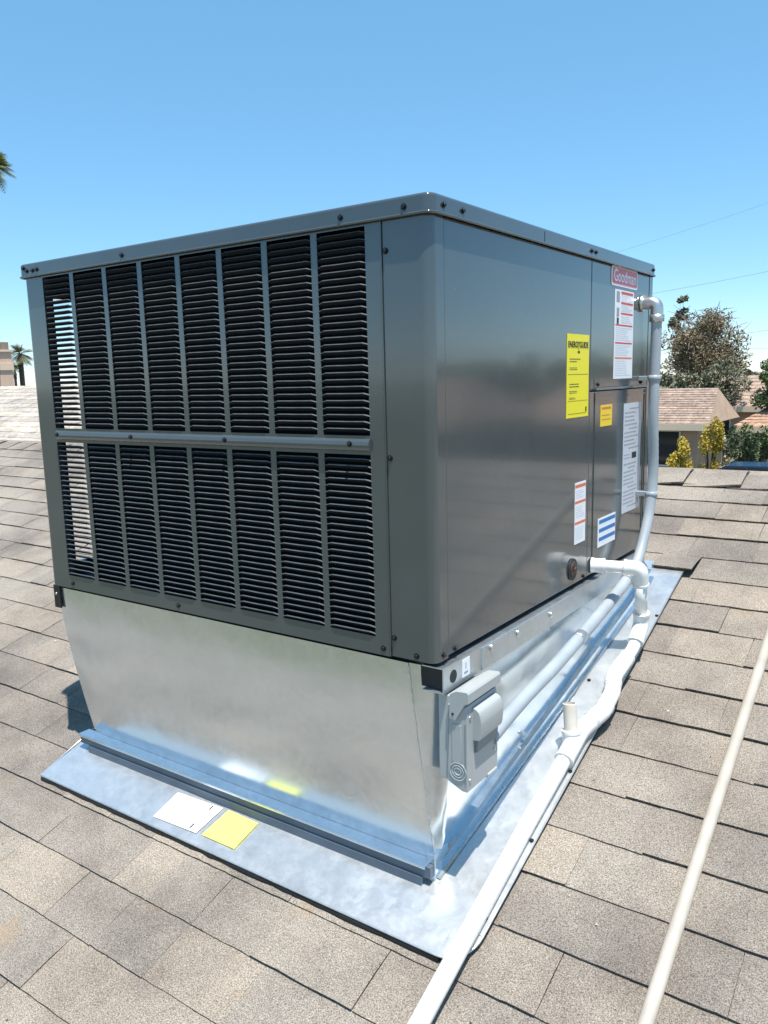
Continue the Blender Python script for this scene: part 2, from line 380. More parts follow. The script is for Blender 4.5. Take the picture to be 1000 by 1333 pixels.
        for i in range(2):
            for j in range(5): b.b.faces.new((tv[i][j], tv[i+1][j], tv[i+1][j+1], tv[i][j+1])).material_index = 0
        for j in range(5): b.b.faces.new((tv[2][j], bv[2][j], bv[2][j+1], tv[2][j+1])).material_index = 1
        for i in range(2):
            for j in (0, 5): b.b.faces.new((tv[i][j], tv[i+1][j], bv[i+1][j], bv[i][j])).material_index = 1
        b.build('ridge_shingle', [SHINGLE, SHEDGE], roof)
        x += wd
build_roof()

# ------------------------------------------------------------------ flashing pan under the curb
def build_pan():
    t = thing('flashing_pan', 'shiny galvanised flashing sheet lying on the shingles under the rooftop unit', 'flashing', (-.55, .6, roofz(.6)))
    def on(x, y, h=0.0): return Vector((x, y, roofz(y, h)))
    out = [(-1.262, -.128)]
    x1, y0 = .133, -.112; rr = .045
    out += [(x1-rr+rr*math.sin(a), y0+rr-rr*math.cos(a)) for a in (0, .4, .8, 1.2, 1.57)]
    out += [(.134, 1.34), (-1.27, 1.34)]
    m = MB(); N = 26
    # gridded sheet with gentle dents so that reflections wander
    xs = [-1.262+1.386*i/44 for i in range(45)]; ys = [-.112+1.46*j/44 for j in range(45)]
    def inside(x, y):
        return True
    grid = [[m.b.verts.new(on(x, y, .0016*noise.noise((x*4, y*4, 3)) + .0008*noise.noise((x*11, y*11, 9)))) for x in xs] for y in ys]
    for j in range(44):
        for i in range(44):
            if xs[i+1] > .075 and ys[j] < -.07: continue
            f = m.b.faces.new((grid[j][i], grid[j][i+1], grid[j+1][i+1], grid[j+1][i])); f.smooth = True
    x0 = xs[42]; ya = ys[0]; yb = ys[2]; 
    # rounded near right corner
    cx = [x for x in xs if x <= .0751][-1]; cyj = next(j for j in range(45) if ys[j] >= -.07)
    cy = ys[cyj]; ctr = m.b.verts.new(on(cx, cy)); pv = None
    for k in range(9):
        a = k*math.pi/16; v = m.b.verts.new(on(cx+(xs[-1]-cx)*math.sin(a), cy-(cy-ys[0])*math.cos(a)))
        if pv: m.b.faces.new((ctr, pv, v))
        pv = v
    bmesh.ops.remove_doubles(m.b, verts=m.b.verts, dist=.0008)
    m.build('sheet', PAN, t)
    e = MB()                                               # hemmed front and right edges
    e.tube([on(xs[0], ys[0], -.0022), on(cx, ys[0], -.0022)] + [on(cx+(xs[-1]-cx)*math.sin(k*math.pi/16), cy-(cy-ys[0])*math.cos(k*math.pi/16), -.0022) for k in range(1, 9)] + [on(xs[-1], 1.33, -.0022)], .0024, 8)
    e.tube([on(xs[0], ys[0], -.0022), on(xs[0]-.015, .06, -.0022), on(xs[0]-.015, 1.33, -.0022)], .0024, 8)
    e.build('hem', PAN, t)
    b = MB()                                               # black mastic bed seen under the front edge
    b.tube([on(xs[0]+.004+i*(cx-xs[0])/40, ys[0]+.006+.002*rng.uniform(-1, 1), -.013) for i in range(41)], .0085, 8)
    b.tube([on(xs[-1]-.008, ys[0]+.09+i*.06, -.014) for i in range(22)], .007, 8)
    b.build('mastic_bed', TAR, t)
    for (x, y) in ((.112, -.01), (.118, .19), (.119, .40), (.119, .62), (.12, 1.05), (-.01, .30), (.04, .72)):
        p = on(x, y); s = MB(); s.tube([p-Vector((0,0,.001)), p+Vector((0,0,.004))], .005, 6)
        s.build('nail_head', SCREW, t)
build_pan()

# ------------------------------------------------------------------ sheet metal curb (transition) between pan and unit
def build_curb():
    t = thing('sheet_metal_curb', 'tapered galvanised sheet metal curb carrying the rooftop unit on the sloped roof', 'curb', (-.6, .6, roofz(.6)))
    YF = 0.016
    # front plate: tapered at both ends, slightly oil-canned
    m = MB(); NX, NZ = 30, 12; G = []
    for j in range(NZ+1):
        v = j/NZ; z = -.012 + (-.447+.012)*v
        xl = -1.284 + (-1.222+1.284)*(v**1.6*.85+v*.15); xr = -.072 + (-.031+.072)*v; row = []
        for i in range(NX+1):
            u = i/NX; x = xl+(xr-xl)*u
            bow = .004*math.sin(math.pi*u)*math.sin(math.pi*v) + .0018*noise.noise((x*3, z*5, 1))
            edge = .010*max(0, 1-u*14)**2*v
            row.append(m.b.verts.new((x, YF-.006+.026*v**1.5-bow+edge, z)))
        G.append(row)
    for j in range(NZ):
        for i in range(NX): m.b.faces.new((G[j][i], G[j][i+1], G[j+1][i+1], G[j+1][i])).smooth = True
    m.build('front_plate', GALV, t)
    # bevelled corner strip on the right of the front plate
    m = MB(); n = 10; pv = None
    for j in range(n+1):
        v = j/n; a = Vector((-.072+.041*v, YF-.0045+.026*v**1.5, -.012-.435*v)); b = Vector((-.004-.022*v, YF+.05+.006*v, -.03-.372*v))
        mid = a.lerp(b, .55)+Vector((.006, -.004, 0))
        row = [m.b.verts.new(p) for p in (a, mid, b)]
        if pv:
            for q in range(2): m.b.faces.new((pv[q], pv[q+1], row[q+1], row[q])).smooth = True
        pv = row
    m.build('corner_strip', GALV, t)
    m = MB()                                               # crimped edge down the joint
    pts = []; rs = []
    for j in range(90):
        v = j/89; jit = noise.noise((j*.55, 3.3, 0))*.0022+rng.uniform(-.0006, .0006)
        pts.append((-.072+.041*v+jit, YF-.0062+.026*v**1.5, -.018-.427*v)); rs.append(.0012+.0022*max(0, noise.noise((j*.8, 7.7, 1)))+rng.uniform(0, .0006))
    m.tube(pts, rs, 6)
    m.build('crimped_seam', GALV, t)
    # right side wall, skewed, following the slope along its foot
    m = MB(); NY, NZ = 30, 8; G = []
    for j in range(NZ+1):
        v = j/NZ; row = []
        for i in range(NY+1):
            u = i/NY; y = YF+.05 + (1.26-YF-.05)*u; zt = -.012; zb = roofz(y, .027)
            x = (-.006)*(1-v) + (-.042+.068*min(1, y/1.07))*v
            row.append(m.b.verts.new((x+.0022*noise.noise((y*4, v*3, 5)), y, zt+(min(zb, zt-.004)-zt)*v)))
        G.append(row)
    for j in range(NZ):
        for i in range(NY): m.b.faces.new((G[j][i], G[j][i+1], G[j+1][i+1], G[j+1][i])).smooth = True
    m.build('side_wall', GALV, t)
    m = MB()
    m.quad([(-1.272, YF+.012, -.012), (-1.207, YF+.034, -.447), (-1.235, 1.26, roofz(1.26)), (-1.27, 1.26, -.012)])
    m.quad([(-1.27, 1.262, -.012), (-1.235, 1.262, roofz(1.26)), (.02, 1.262, roofz(1.26)), (-.01, 1.262, -.012)])
    m.build('rear_walls', GALV, t)
    # foot flange: a lit top strip over a recessed, shade-coloured face
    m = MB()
    m.box((-1.238, .002, -.4505), (-.036, YF+.024, -.4475), .0008, 1)
    m.box((-1.238, .002, -.4545), (-.036, .0035, -.4505))
    m.build('foot_flange', GALV, t)
    m = MB(); m.box((-1.234, .007, -.476), (-.026, YF+.006, -.4507)); m.box((-1.195, .003, -.505), (-.046, YF+.006, -.4762)); m.build('foot_riser', GALVSHADE, t)
    m = MB(); m.box((-.0455, YF+.007, -.505), (-.0235, .078, -.427), .002, 1); m.build('corner_block', GALV, t)
    m = MB()                                               # right foot flange along the slope
    pv = None
    for i in range(21):
        y = .03+1.22*i/20; x = -.042+.068*min(1, y/1.07); w_ = .016
        row = [m.b.verts.new(p) for p in ((x-.003, y, roofz(y, .028)), (x+w_, y, roofz(y, .026)), (x+w_, y, roofz(y, .004)), (x+w_+.008, y, roofz(y, .0025)))]
        if pv:
            for q in range(3): m.b.faces.new((pv[q], pv[q+1], row[q+1], row[q]))
        pv = row
    m.build('side_flange', GALV, t)
    for (x, y, z) in ((-.032, .062, -.40), (-.012, .42, -.31)):
        s = MB(); s.tube([(x, y, z), (x+.004, y-.002, z+.002)], .0055, 10); s.build('rivet', ZINC, t)
build_curb()

# ------------------------------------------------------------------ the packaged rooftop unit
W, D, H, HC = 1.298, 1.310, .885, .034
def hexscrew():
    m = MB(); m.tube([(0,0,0), (0,-.0012,0)], .0062, 14); m.tube([(0,-.0012,0), (0,-.0052,0)], .0038, 6)
    m.b.faces.ensure_lookup_table()
    me_o = m.build('screw', SCREW); me = me_o.data; bpy.data.objects.remove(me_o); return me
SCREW_ME = hexscrew()
def screw(parent, p, side='front'):
    o = bpy.data.objects.new('screw', SCREW_ME); COL.objects.link(o); o.parent = parent
    o.matrix_world = Matrix.Translation(p) @ Matrix.Rotation(rad(90) if side == 'right' else 0, 4, 'Z') @ Matrix.Rotation(rng.uniform(0, 1), 4, 'Y')
def build_unit():
    t = thing('rooftop_air_conditioner', 'big dark grey rooftop air conditioning unit with louvred front, labels on its side', 'air conditioner', (0, 0, 0))
    # top cap with hemmed lip
    m = MB(); o = .008
    v = m.box((-W-o, -o, H-HC), (o, D+o, H))
    es = [e for e in m.b.edges if abs(e.verts[0].co.z-e.verts[1].co.z) > .01]
    bmesh.ops.bevel(m.b, geom=es, offset=.022, segments=6, affect='EDGES', profile=.5)
    es = [e for e in m.b.edges if e.verts[0].co.z > H-.001 and e.verts[1].co.z > H-.001 and len(e.link_faces) == 2]
    bmesh.ops.bevel(m.b, geom=es, offset=.007, segments=3, affect='EDGES', profile=.5)
    cap = m.build('top_cap', PAINT, t, smooth=40)
    m = MB()                                               # rolled hem along the lip
    ring = [(-W-o, -o), (o-.022, -o)] + [(o-.022+.022*math.sin(a), -o+.022-.022*math.cos(a)) for a in (.4, .8, 1.2)] + [(o, -o+.022), (o, D+o), (-W-o, D+o), (-W-o, -o)]
    m.tube(bends([(-.6, -o-.0008, H-HC-.0005), (o+.0008, -o-.0008, H-HC-.0005), (o+.0008, D+o, H-HC-.0005), (-W-o-.0008, D+o, H-HC-.0005), (-W-o-.0008, -o-.0008, H-HC-.0005), (-.6, -o-.0008, H-HC-.0005)], .022, 8), .0028, 8, cap=False); m.build('lip_hem', PAINT, cap)
    for x in (-1.277, -1.235, -.86, -.196, -.05): screw(cap, (x, -o, H-.021 if x != -1.277 else H-.012))
    for x in (-1.262, -1.216): screw(cap, (x, -o, H-.02))
    for y in (.035, .105, .77, .80, 1.285): screw(cap, (o, y, H-.019), 'right')
    m = MB(); m.box((o-.0002, .48, H-HC), (o+.0012, .50, H-.008)); m.build('cap_seam', PAINT, cap)
    # corner posts
    def post(prof, name='corner_post', z0=0.0, z1=H-HC): 
        q = MB(); q.prism(prof, z0, z1); return q.build(name, PAINT, t, smooth=35)
    r = .02; arc = [(-r+r*math.sin(a), r-r*math.cos(a)) for a in [i*math.pi/16 for i in range(9)]]
    cp = post([(-.1045, 0)] + arc + [(0, .0475), (-.012, .0475), (-.012, .03), (-.03, .012), (-.1045, .012)], 'corner_panel')
    for p in ((-.098, 0, .793), (-.098, 0, .404), (-.098, 0, .039), (-.045, 0, .010)): screw(cp, p)
    for p in ((0, .028, .012),): screw(cp, p, 'right')
    arc2 = [(-W+r-r*math.cos(a), r-r*math.sin(a)) for a in [i*math.pi/16 for i in range(9)]]
    lp = post([(-W, .078)] + arc2 + [(-1.209, 0), (-1.209, .012), (-W+.026, .012), (-W+.012, .03), (-W+.012, .078)], 'corner_post', -.004)
    post([(-W, D-.08), (-W+.012, D-.08), (-W+.012, D), (-W, D)])
    post([(-.03, D-.0), (-.03, D-.012), (-.012, D-.012), (-.012, D-.03), (0, D-.03), (0, D)], z0=0)
    # side panels
    def panel(name, y0, y1, z0, z1, x=-.001, bev=.0025):
        q = MB(); q.box((x-.012, y0, z0), (x, y1, z1), bev, 2); return q.build(name, PAINT, t, smooth=40)
    sp = panel('side_panel', .0500, .7965, .004, H-HC-.002)
    screw(sp, (-.001, .075, .012), 'right'); screw(sp, (-.001, .80-.03, .012), 'right')
    up_ = panel('control_panel', .8000, D-.0315, .5125, H-HC-.002)
    ap = panel('access_panel', .8000, D-.0315, .004, .5095, -.002)
    q = MB(); q.prism([(-.0035, .518), (.0005, .5205), (.0005, .541), (-.0035, .5425)], .826, 1.262, 'y'); q.box((-.003, .826, .5125), (.007, 1.262, .5185), .001, 1); hs = q.build('handle_lip', PAINT, up_)
    for y in (.85, 1.215): screw(up_, (.0006, y, .528), 'right')
    q = MB(); q.box((-.003, .835, .03), (.0004, .838, .505)); q.box((-.003, 1.262, .03), (.0004, 1.265, .505)); q.box((-.003, .838, .492), (.0004, 1.262, .495)); q.build('pressed_bead', PAINT, ap)
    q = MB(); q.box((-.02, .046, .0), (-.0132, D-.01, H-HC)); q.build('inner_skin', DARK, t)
    q = MB(); q.box((-W+.08, D-.013, .0), (-.031, D-.003, H-HC), .002, 1); q.build('rear_panel', PAINT, t)
    q = MB(); q.box((-W, .62, 0), (-W+.012, D-.082, H-HC)); q.build('left_panel', PAINT, t)
    for za, zb in ((0, .05), (.80, H-HC)):
        q = MB(); q.box((-W+.002, .0785, za), (-W+.012, .619, zb)); q.build('frame_rail', PAINT, t)
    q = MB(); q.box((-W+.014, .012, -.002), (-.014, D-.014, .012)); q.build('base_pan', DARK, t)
    # condenser coil behind the louvres
    q = MB(); q.box((-1.128, .030, .013), (-.1, .085, H-HC-.001)); coil = q.build('condenser_coil', BLACK, t)
    q = MB()
    for i in range(46): z = .03+i*.0178; q.tube([(-1.135, .05, z), (-1.15, .057, z+.004), (-1.135, .064, z+.008)], .004, 6)
    q.build('return_bend', BLACK, coil)
    # louvred front panel
    cols = [(-1.2055+.13465*i, -1.2055+.13465*i+.1185) for i in range(8)]
    q = MB(); y0, y1 = -.0012, .0002; T = H-HC-.0005
    q.box((-1.2085, y0, .8435), (-.1075, y1, T)); q.box((-1.2085, y0, .4085), (-.1075, y1, .4465)); q.box((-1.2085, y0, 0), (-.1075, y1, .035))
    for i in range(9):
        a = -1.2085 if i == 0 else cols[i-1][1]; b = -.1075 if i == 8 else cols[i][0]
        if b-a > .001:
            q.box((a, y0, .035), (b, y1, .4085)); q.box((a, y0, .4465), (b, y1, .8435))
    q.box((-.1075, -.003, 0), (-.1058, .006, T)); q.box((-1.2085, -.0012, -.0025), (-.1075, .004, 0)) ; q.box((-1.2085, .0002, 0), (-1.2065, .016, T))
    lou = q.build('louvre_panel', PAINT, t)
    q = MB(); pr = [(-.0012, .416)] + [(-.0012-.0085*math.sin(k*math.pi/10), .428-.0125*math.cos(k*math.pi/10)) for k in range(1, 10)] + [(-.0012, .4405)]
    q.prism(pr, -1.2, -.143, 'x'); stf = q.build('stiffening_bead', PAINT, lou, smooth=30)
    for x in (-1.19, -.877, -.545, -.19): screw(stf, (x, -.009, .430))
    for x in (-1.19, -.75, -.125): screw(lou, (x, -.0012, .0125))
    # one louvre blade: thin pressed lip with hooked ends, unit made at the column width
    def blade(seed):
        k = random.Random(seed); b = MB(); wd = .1260; n = 8; rows = []
        for i in range(n+1):
            u = i/n; x = u*wd; e = min(u, 1-u); end = max(0, 1-e/.05)
            sag = .0004*math.sin(math.pi*u)+k.uniform(-.00015, .00015)
            yo = -.0030*(1-end)-.0006; zt = .0014-.0040*end**2
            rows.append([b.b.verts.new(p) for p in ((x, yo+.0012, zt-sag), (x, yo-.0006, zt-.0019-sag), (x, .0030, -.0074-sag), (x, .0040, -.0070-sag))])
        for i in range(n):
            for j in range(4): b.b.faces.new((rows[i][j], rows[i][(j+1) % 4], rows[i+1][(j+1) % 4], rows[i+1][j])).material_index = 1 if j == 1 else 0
        o_ = b.build('louvre', [LOUV, LOUVSHADE]); me = o_.data; bpy.data.objects.remove(o_); return me
    bl = [blade(i) for i in range(4)]
    spots = []
    for ci, (a, b_) in enumerate(cols):
        for i in range(28): spots.append((ci, a-.0038, .8435-.0085-.01387*i))
        for i in range(27): spots.append((ci, a-.0038, .4085-.0085-.01372*i))
    spots.sort(key=lambda q_: -q_[0]); rest = MB()
    for i, (ci, x, z) in enumerate(spots):
        me = bl[rng.randrange(4)]
        if i < 296:
            ob = bpy.data.objects.new('louvre', me); COL.objects.link(ob); ob.parent = lou; ob.location = (x, 0, z); ob.rotation_euler = (0, rng.uniform(-.002, .002), 0)
        else:
            vs = [rest.b.verts.new(Vector(v_.co)+Vector((x, 0, z))) for v_ in me.vertices]
            for f in me.polygons: rest.b.faces.new([vs[j] for j in f.vertices]).material_index = f.material_index
    lf = rest.build('far_louvres', [LOUV, LOUVSHADE], lou); tag(lf, kind='stuff')
    # base rails
    q = MB(); x1 = .011
    prof = [(x1, -.0625), (x1, -.009), (x1-.05, -.009), (x1-.05, -.0115), (x1-.0025, -.0115), (x1-.0025, -.060), (x1-.05, -.060), (x1-.05, -.0625)]
    q.prism(prof, .009, 1.27, 'y'); rail = q.build('base_rail', RAIL, t)
    q = MB(); q.box((x1-.049, .022, -.0595), (x1-.003, 1.26, -.012)); q.build('rail_shade_fill', DARK, rail)  # dark block filling the channel, stands in for the shade inside
    q = MB(); q.box((x1, .165, -.061), (x1+.0025, .64, -.012)); q.build('rail_splice', RAIL, rail)
    for y, z in ((.205, -.022), (.335, -.026), (.52, -.03)):
        q = MB(); q.tube([(x1+.0025, y, z), (x1+.0055, y, z+.0005), (x1+.0085, y, z)], [.0075, .0075, .0035], 14); q.build('rivet', ZINC, rail)
    q = MB(); q.tube([(x1-.002, .047, -.036), (x1+.0006, .047, -.036)], .0135, 24); q.build('lifting_hole', DARK, rail)
    q = MB(); q.box((x1, .083, -.052), (x1+.0007, .114, -.014)); q.box((x1+.0007, .09, -.046), (x1+.0009, .106, -.041), mi=1); q.box((x1+.0007, .093, -.036), (x1+.0009, .102, -.022), mi=2); q.build('rail_sticker', [WHITE, INKG, GREYL], rail)
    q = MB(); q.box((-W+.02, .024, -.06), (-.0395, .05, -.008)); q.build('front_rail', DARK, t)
    q = MB(); q.box((-1.297, .004, -.072), (-1.268, .008, -.006)); q.box((-1.297, .008, -.072), (-1.293, 1.25, -.006)); lb = q.build('left_rail', SCREW, t)
    q = MB(); q.tube([(-1.283, .004, -.03), (-1.283, .001, -.03)], .004, 8); q.build('bolt', ZINC, lb)
    # drain knockout
    q = MB(); q.tube([(-.001, .69, .048), (.003, .69, .048)], .029, 24); q.build('grommet', DARK, sp); q = MB(); q.tube([(.003, .69, .048), (.006, .69, .048)], [.021, .019], 24); q.tube([(.006, .69, .048), (.010, .69, .046)], [.010, .008], 12); q.build('terminal_cover', RUST, sp)
    # labels, each a thin printed sheet on its panel
    def sheet(name, y0, y1, z0, z1, m_, par, x=-.0008, h=.0008, marks=()):
        q = MB(); q.box((x, y0, z0), (x+h, y1, z1), mi=0); ms = [m_]
        for (u0, u1, v0, v1, mm) in marks:
            if mm not in ms: ms.append(mm)
            q.box((x+h, y0+(y1-y0)*u0, z0+(z1-z0)*v0), (x+h+.0003, y0+(y1-y0)*u1, z0+(z1-z0)*v1), mi=ms.index(mm))
        return q.build(name, ms, par)
    def lines(u0, u1, v0, v1, n, ink, r_):                # lines of small print broken into words
        out = []
        for i in range(n):
            e = u0+(u1-u0)*r_.uniform(.6, 1); u = u0
            while u < e-.02:
                wd_ = min(r_.uniform(.05, .17), e-u); out.append((u, u+wd_, v1-(v1-v0)*(i+.70)/n, v1-(v1-v0)*(i+.36)/n, ink)); u += wd_+.022
        return out
    R_ = random.Random(3)
    # brand badge
    q = MB(); prof = []
    def rrect(y0, y1, z0, z1, r_):
        out = []
        for (cy, cz, a0) in ((y1-r_, z1-r_, 0), (y0+r_, z1-r_, 90), (y0+r_, z0+r_, 180), (y1-r_, z0+r_, 270)):
            for k in range(5): a = rad(a0+k*22.5); out.append((cy+r_*math.cos(a), cz+r_*math.sin(a)))
        return out
    q.prism(rrect(.940, 1.160, .797, .850, .010), -.001, .0012, 'x', mi=0); q.prism(rrect(.946, 1.154, .802, .845, .007), .0012, .0017, 'x', mi=1)
    badge = q.build('brand_badge', [WHITE, RED], up_)
    MR = Matrix(((0,0,1,.0017),(1,0,0,1.050),(0,1,0,.8235),(0,0,0,1)))
    text_bm('Goodman', .185, WHITE, 'lettering', badge, MR, 1.0, .012)
    # long white warning label with red bars
    mk = [(.32, .95, .955, .985, INKRED), (.32, .95, .845, .868, INKRED), (.32, .95, .73, .75, INKRED), (.05, .95, .60, .617, INKRED), (.05, .95, .40, .417, INKRED), (.05, .95, .23, .247, INKR)]
    mk += [(.08, .24, .86, .98, INKG), (.10, .22, .70, .80, INKG), (.11, .21, .62, .69, INK)]
    for a, b_ in ((.87, .95), (.76, .84), (.63, .72)): mk += lines(.34, .94, a, b_, 4, GREYL, R_)
    for a, b_ in ((.43, .59), (.26, .39), (.03, .22)): mk += lines(.07, .94, a, b_, 7, GREYL, R_)
    sheet('warning_label', .9735, 1.1345, .540, .7885, WHITE, up_, marks=mk)
    # yellow energy label
    mk = [(.08, .9, .045, .049, INK), (.05, .97, .52, .524, INK), (.05, .97, .20, .203, INK), (.86, .92, .06, .12, INK), (.47, .57, .775, .80, INK), (.51, .53, .80, .86, INK)]
    for a, b_, u in ((.66, .72, .5), (.57, .61, .35), (.36, .42, .5), (.29, .33, .4), (.22, .25, .3)): mk += lines(.12, .12+u, a, b_, 2, INK, R_)
    ys_ = sheet('energy_label', .637, .7845, .4470, .6565, YEL, sp, marks=mk)
    MR = Matrix(((0,0,1,.0003),(1,0,0,.7105),(0,1,0,.6300),(0,0,0,1)))
    text_bm('ENERGYGUIDE', .134, INK, 'lettering', ys_, MR, 1.05, .014)
    sheet('yellow_sticker', .880, .972, .4115, .4705, YEL2, ap, -.0018, marks=[(.1, .9, .80, .9, INKR), (.12, .85, .3, .34, INKR), (.12, .8, .5, .54, INKR)])
    mk = []
    for i in range(26): mk += lines(.06 if i % 5 else .3, .92, .97-.036*(i+1), .97-.036*i, 1, INKG, R_)
    mk = [k_ for k_ in mk if not (.46 < k_[2] < .58)] + [(.50, .76, .49, .545, INK), (.06, .42, .50, .506, INKG), (.06, .40, .53, .536, INKG), (.86, .94, .05, .10, INKG)]
    sheet('data_plate', 1.0735, 1.235, .1375, .4675, GREYL, ap, -.0018, marks=mk)
    mk = [(.02, .98, .915, .965, INKR), (.02, .98, .66, .70, INKR), (.02, .98, .32, .36, INKR)] + lines(.1, .9, .74, .88, 4, GREYL, R_) + lines(.1, .9, .42, .62, 5, GREYL, R_) + lines(.1, .9, .06, .28, 6, GREYL, R_)
    sheet('orange_striped_label', .702, .7775, .1110, .2755, WHITE, sp, marks=mk)
    sheet('blue_striped_label', .877, 1.0195, .0700, .1530, WHITE, ap, -.0018, marks=[(.06, .98, .80, .93, INKB), (.06, .98, .50, .63, INKB), (.06, .98, .20, .33, INKB)])
build_unit()

# ------------------------------------------------------------------ disconnect box on the curb
def build_box():
    t = thing('disconnect_box', 'light grey electrical disconnect box with pull handle, under the corner of the unit', 'electrical box', (.01, .08, -.25))
    Y0, Y1 = .019, .149; XF = .057
    m = MB(); m.box((-.012, Y0+.006, -.250), (.014, Y1-.004, -.068), .003, 2); m.build('back_plate', BOXG, t)
    m = MB(); m.prism([(.012, -.247), (.018, -.112), (.014, -.085), (XF-.004, -.085), (XF, -.10), (XF, -.262), (XF-.012, -.262)], Y0, Y1, 'y', bev=.003)
    body = m.build('body', BOXG, t, smooth=35)
    m = MB(); m.prism([(.022, -.060), (.036, -.052), (XF+.003, -.050), (XF+.006, -.054), (XF+.006, -.073), (XF-.002, -.075), (.034, -.112), (.020, -.110)], Y0-.005, Y1+.003, 'y', bev=.0018); m.build('hood', BOXG, t, smooth=30)
    m = MB(); pr = [(XF-.001, -.092), (XF+.006, -.094)] + [(XF+.006+.013*math.sin(a), -.128+.034*math.cos(a)) for a in [.5+k*.2 for k in range(6)]] + [(XF+.017, -.150), (XF+.014, -.158), (XF-.001, -.160)]
    m.prism(pr, Y0+.024, Y1-.010, 'y', bev=.002); m.build('cover_bulge', BOXG, t, smooth=40)
    m = MB(); m.prism([(XF-.001, -.160), (XF+.009, -.161), (XF+.007, -.186), (XF-.001, -.190)], Y0+.030, Y1-.014, 'y', bev=.0015); m.build('pull_handle', BOXD, t, smooth=40)
    m = MB()                                               # knockout rings on the near side
    for r_, d in ((.0185, .0012), (.0125, .0026), (.0075, .0012)):
        m.tube([(.036+r_*math.cos(a*.2244), Y0-.0004, -.222+r_*math.sin(a*.2244)) for a in range(29)], .0016, 6, cap=False)
    m.box((.022, Y0-.0015, -.205), (.046, Y0+.001, -.122), .002, 1); m.build('knockout', BOXG, body, smooth=40)
    m = MB(); m.box((XF-.006, Y1-.045, -.268), (XF+.003, Y1-.004, -.258), .002, 1); m.build('hasp_tab', BOXG, body)
    for y, z in ((Y1+.001, -.20),):
        s = MB(); s.tube([(.045, y, z), (.045, y+.004, z)], .004, 8); s.build('screw', SCREW, body)
    m = MB(); m.box((XF-.0045, Y0-.0012, -.246), (XF-.0030, Y0+.0008, -.118)); m.build('lid_seam', BOXD, body)
    for y, z in ((Y0+.010, -.240), (Y1-.014, -.215), (Y0+.012, -.108)):
        s = MB(); s.tube([(XF-.001, y, z), (XF+.0022, y, z)], .0036, 10); s.build('cover_screw', ZINC, body)
    s = MB(); s.tube([(.028, Y0-.006, -.10), (.028, Y0-.003, -.10)], .0028, 8); s.build('hood_screw', SCREW, body)
build_box()

# ------------------------------------------------------------------ electrical conduit from the box up to the unit
def build_conduit():
    t = thing('electrical_conduit', 'grey electrical conduit bending from the disconnect box up the far corner of the unit', 'conduit', (.05, .7, -.15))
    r = .0165
    run = smooth_path([(.046, .135, -.196), (.046, .22, -.178), (.045, .335, -.161), (.045, .465, -.146), (.044, .69, -.109), (.044, .83, -.083), (.046, .96, -.052), (.047, 1.02, -.03)], 8)
    m = MB(); m.tube(run, r, 20); m.build('lower_run', CONDUIT, t)
    up_path = smooth_path([(.047, 1.015, -.032), (.048, 1.085, .0), (.048, 1.150, .075), (.048, 1.195, .16), (.047, 1.215, .27), (.047, 1.200, .43), (.047, 1.203, .60), (.047, 1.206, .725)], 16)
    m = MB(); m.tube(up_path, [r*(.93+(.03 if i % 2 else -.02)) for i in range(len(up_path))], 20); m.build('flexible_run', CONDUIT, t)
    def collar(path, i, name, k=1.17, ln=1, mt=ZINC):
        q = MB(); a, b = path[i], path[min(i+1, len(path)-1)]; d = (b-a).normalized()*.010*ln
        q.tube([a-d, a-d*.4, a+d*.4, a+d], [r*k*.97, r*k, r*k, r*k*.97], 20); q.build(name, mt, t)
    collar(run, 30, 'coupling', 1.1, 1.4); collar(run, len(run)-4, 'coupling', 1.16, 1.4)
    def strap(p, z):
        q = MB(); q.tube([p+Vector((0,0,-.009)), p+Vector((0,0,.009))], r*1.07, 20); q.box((-.001, p.y-.004, p.z-.007), (.030, p.y+.024, p.z+.007), .001, 1); q.build('strap', CONDUIT, t)
    strap(up_path[90], 0); strap(up_path[52], 0)
    # metal elbow fitting turning into the panel
    q = MB(); el = bends([(.047, 1.206, .715), (.047, 1.206, .762), (-.002, 1.206, .762)], .03, 8); q.tube(el, .0185, 20); fit = q.build('elbow_fitting', ZINC, t, smooth=50)
    q = MB(); q.tube([(.047, 1.206, .706), (.047, 1.206, .726)], .0225, 8); q.tube([(-.002, 1.206, .762), (.008, 1.206, .762)], .025, 8); q.build('lock_nut', ZINC, t)
build_conduit()

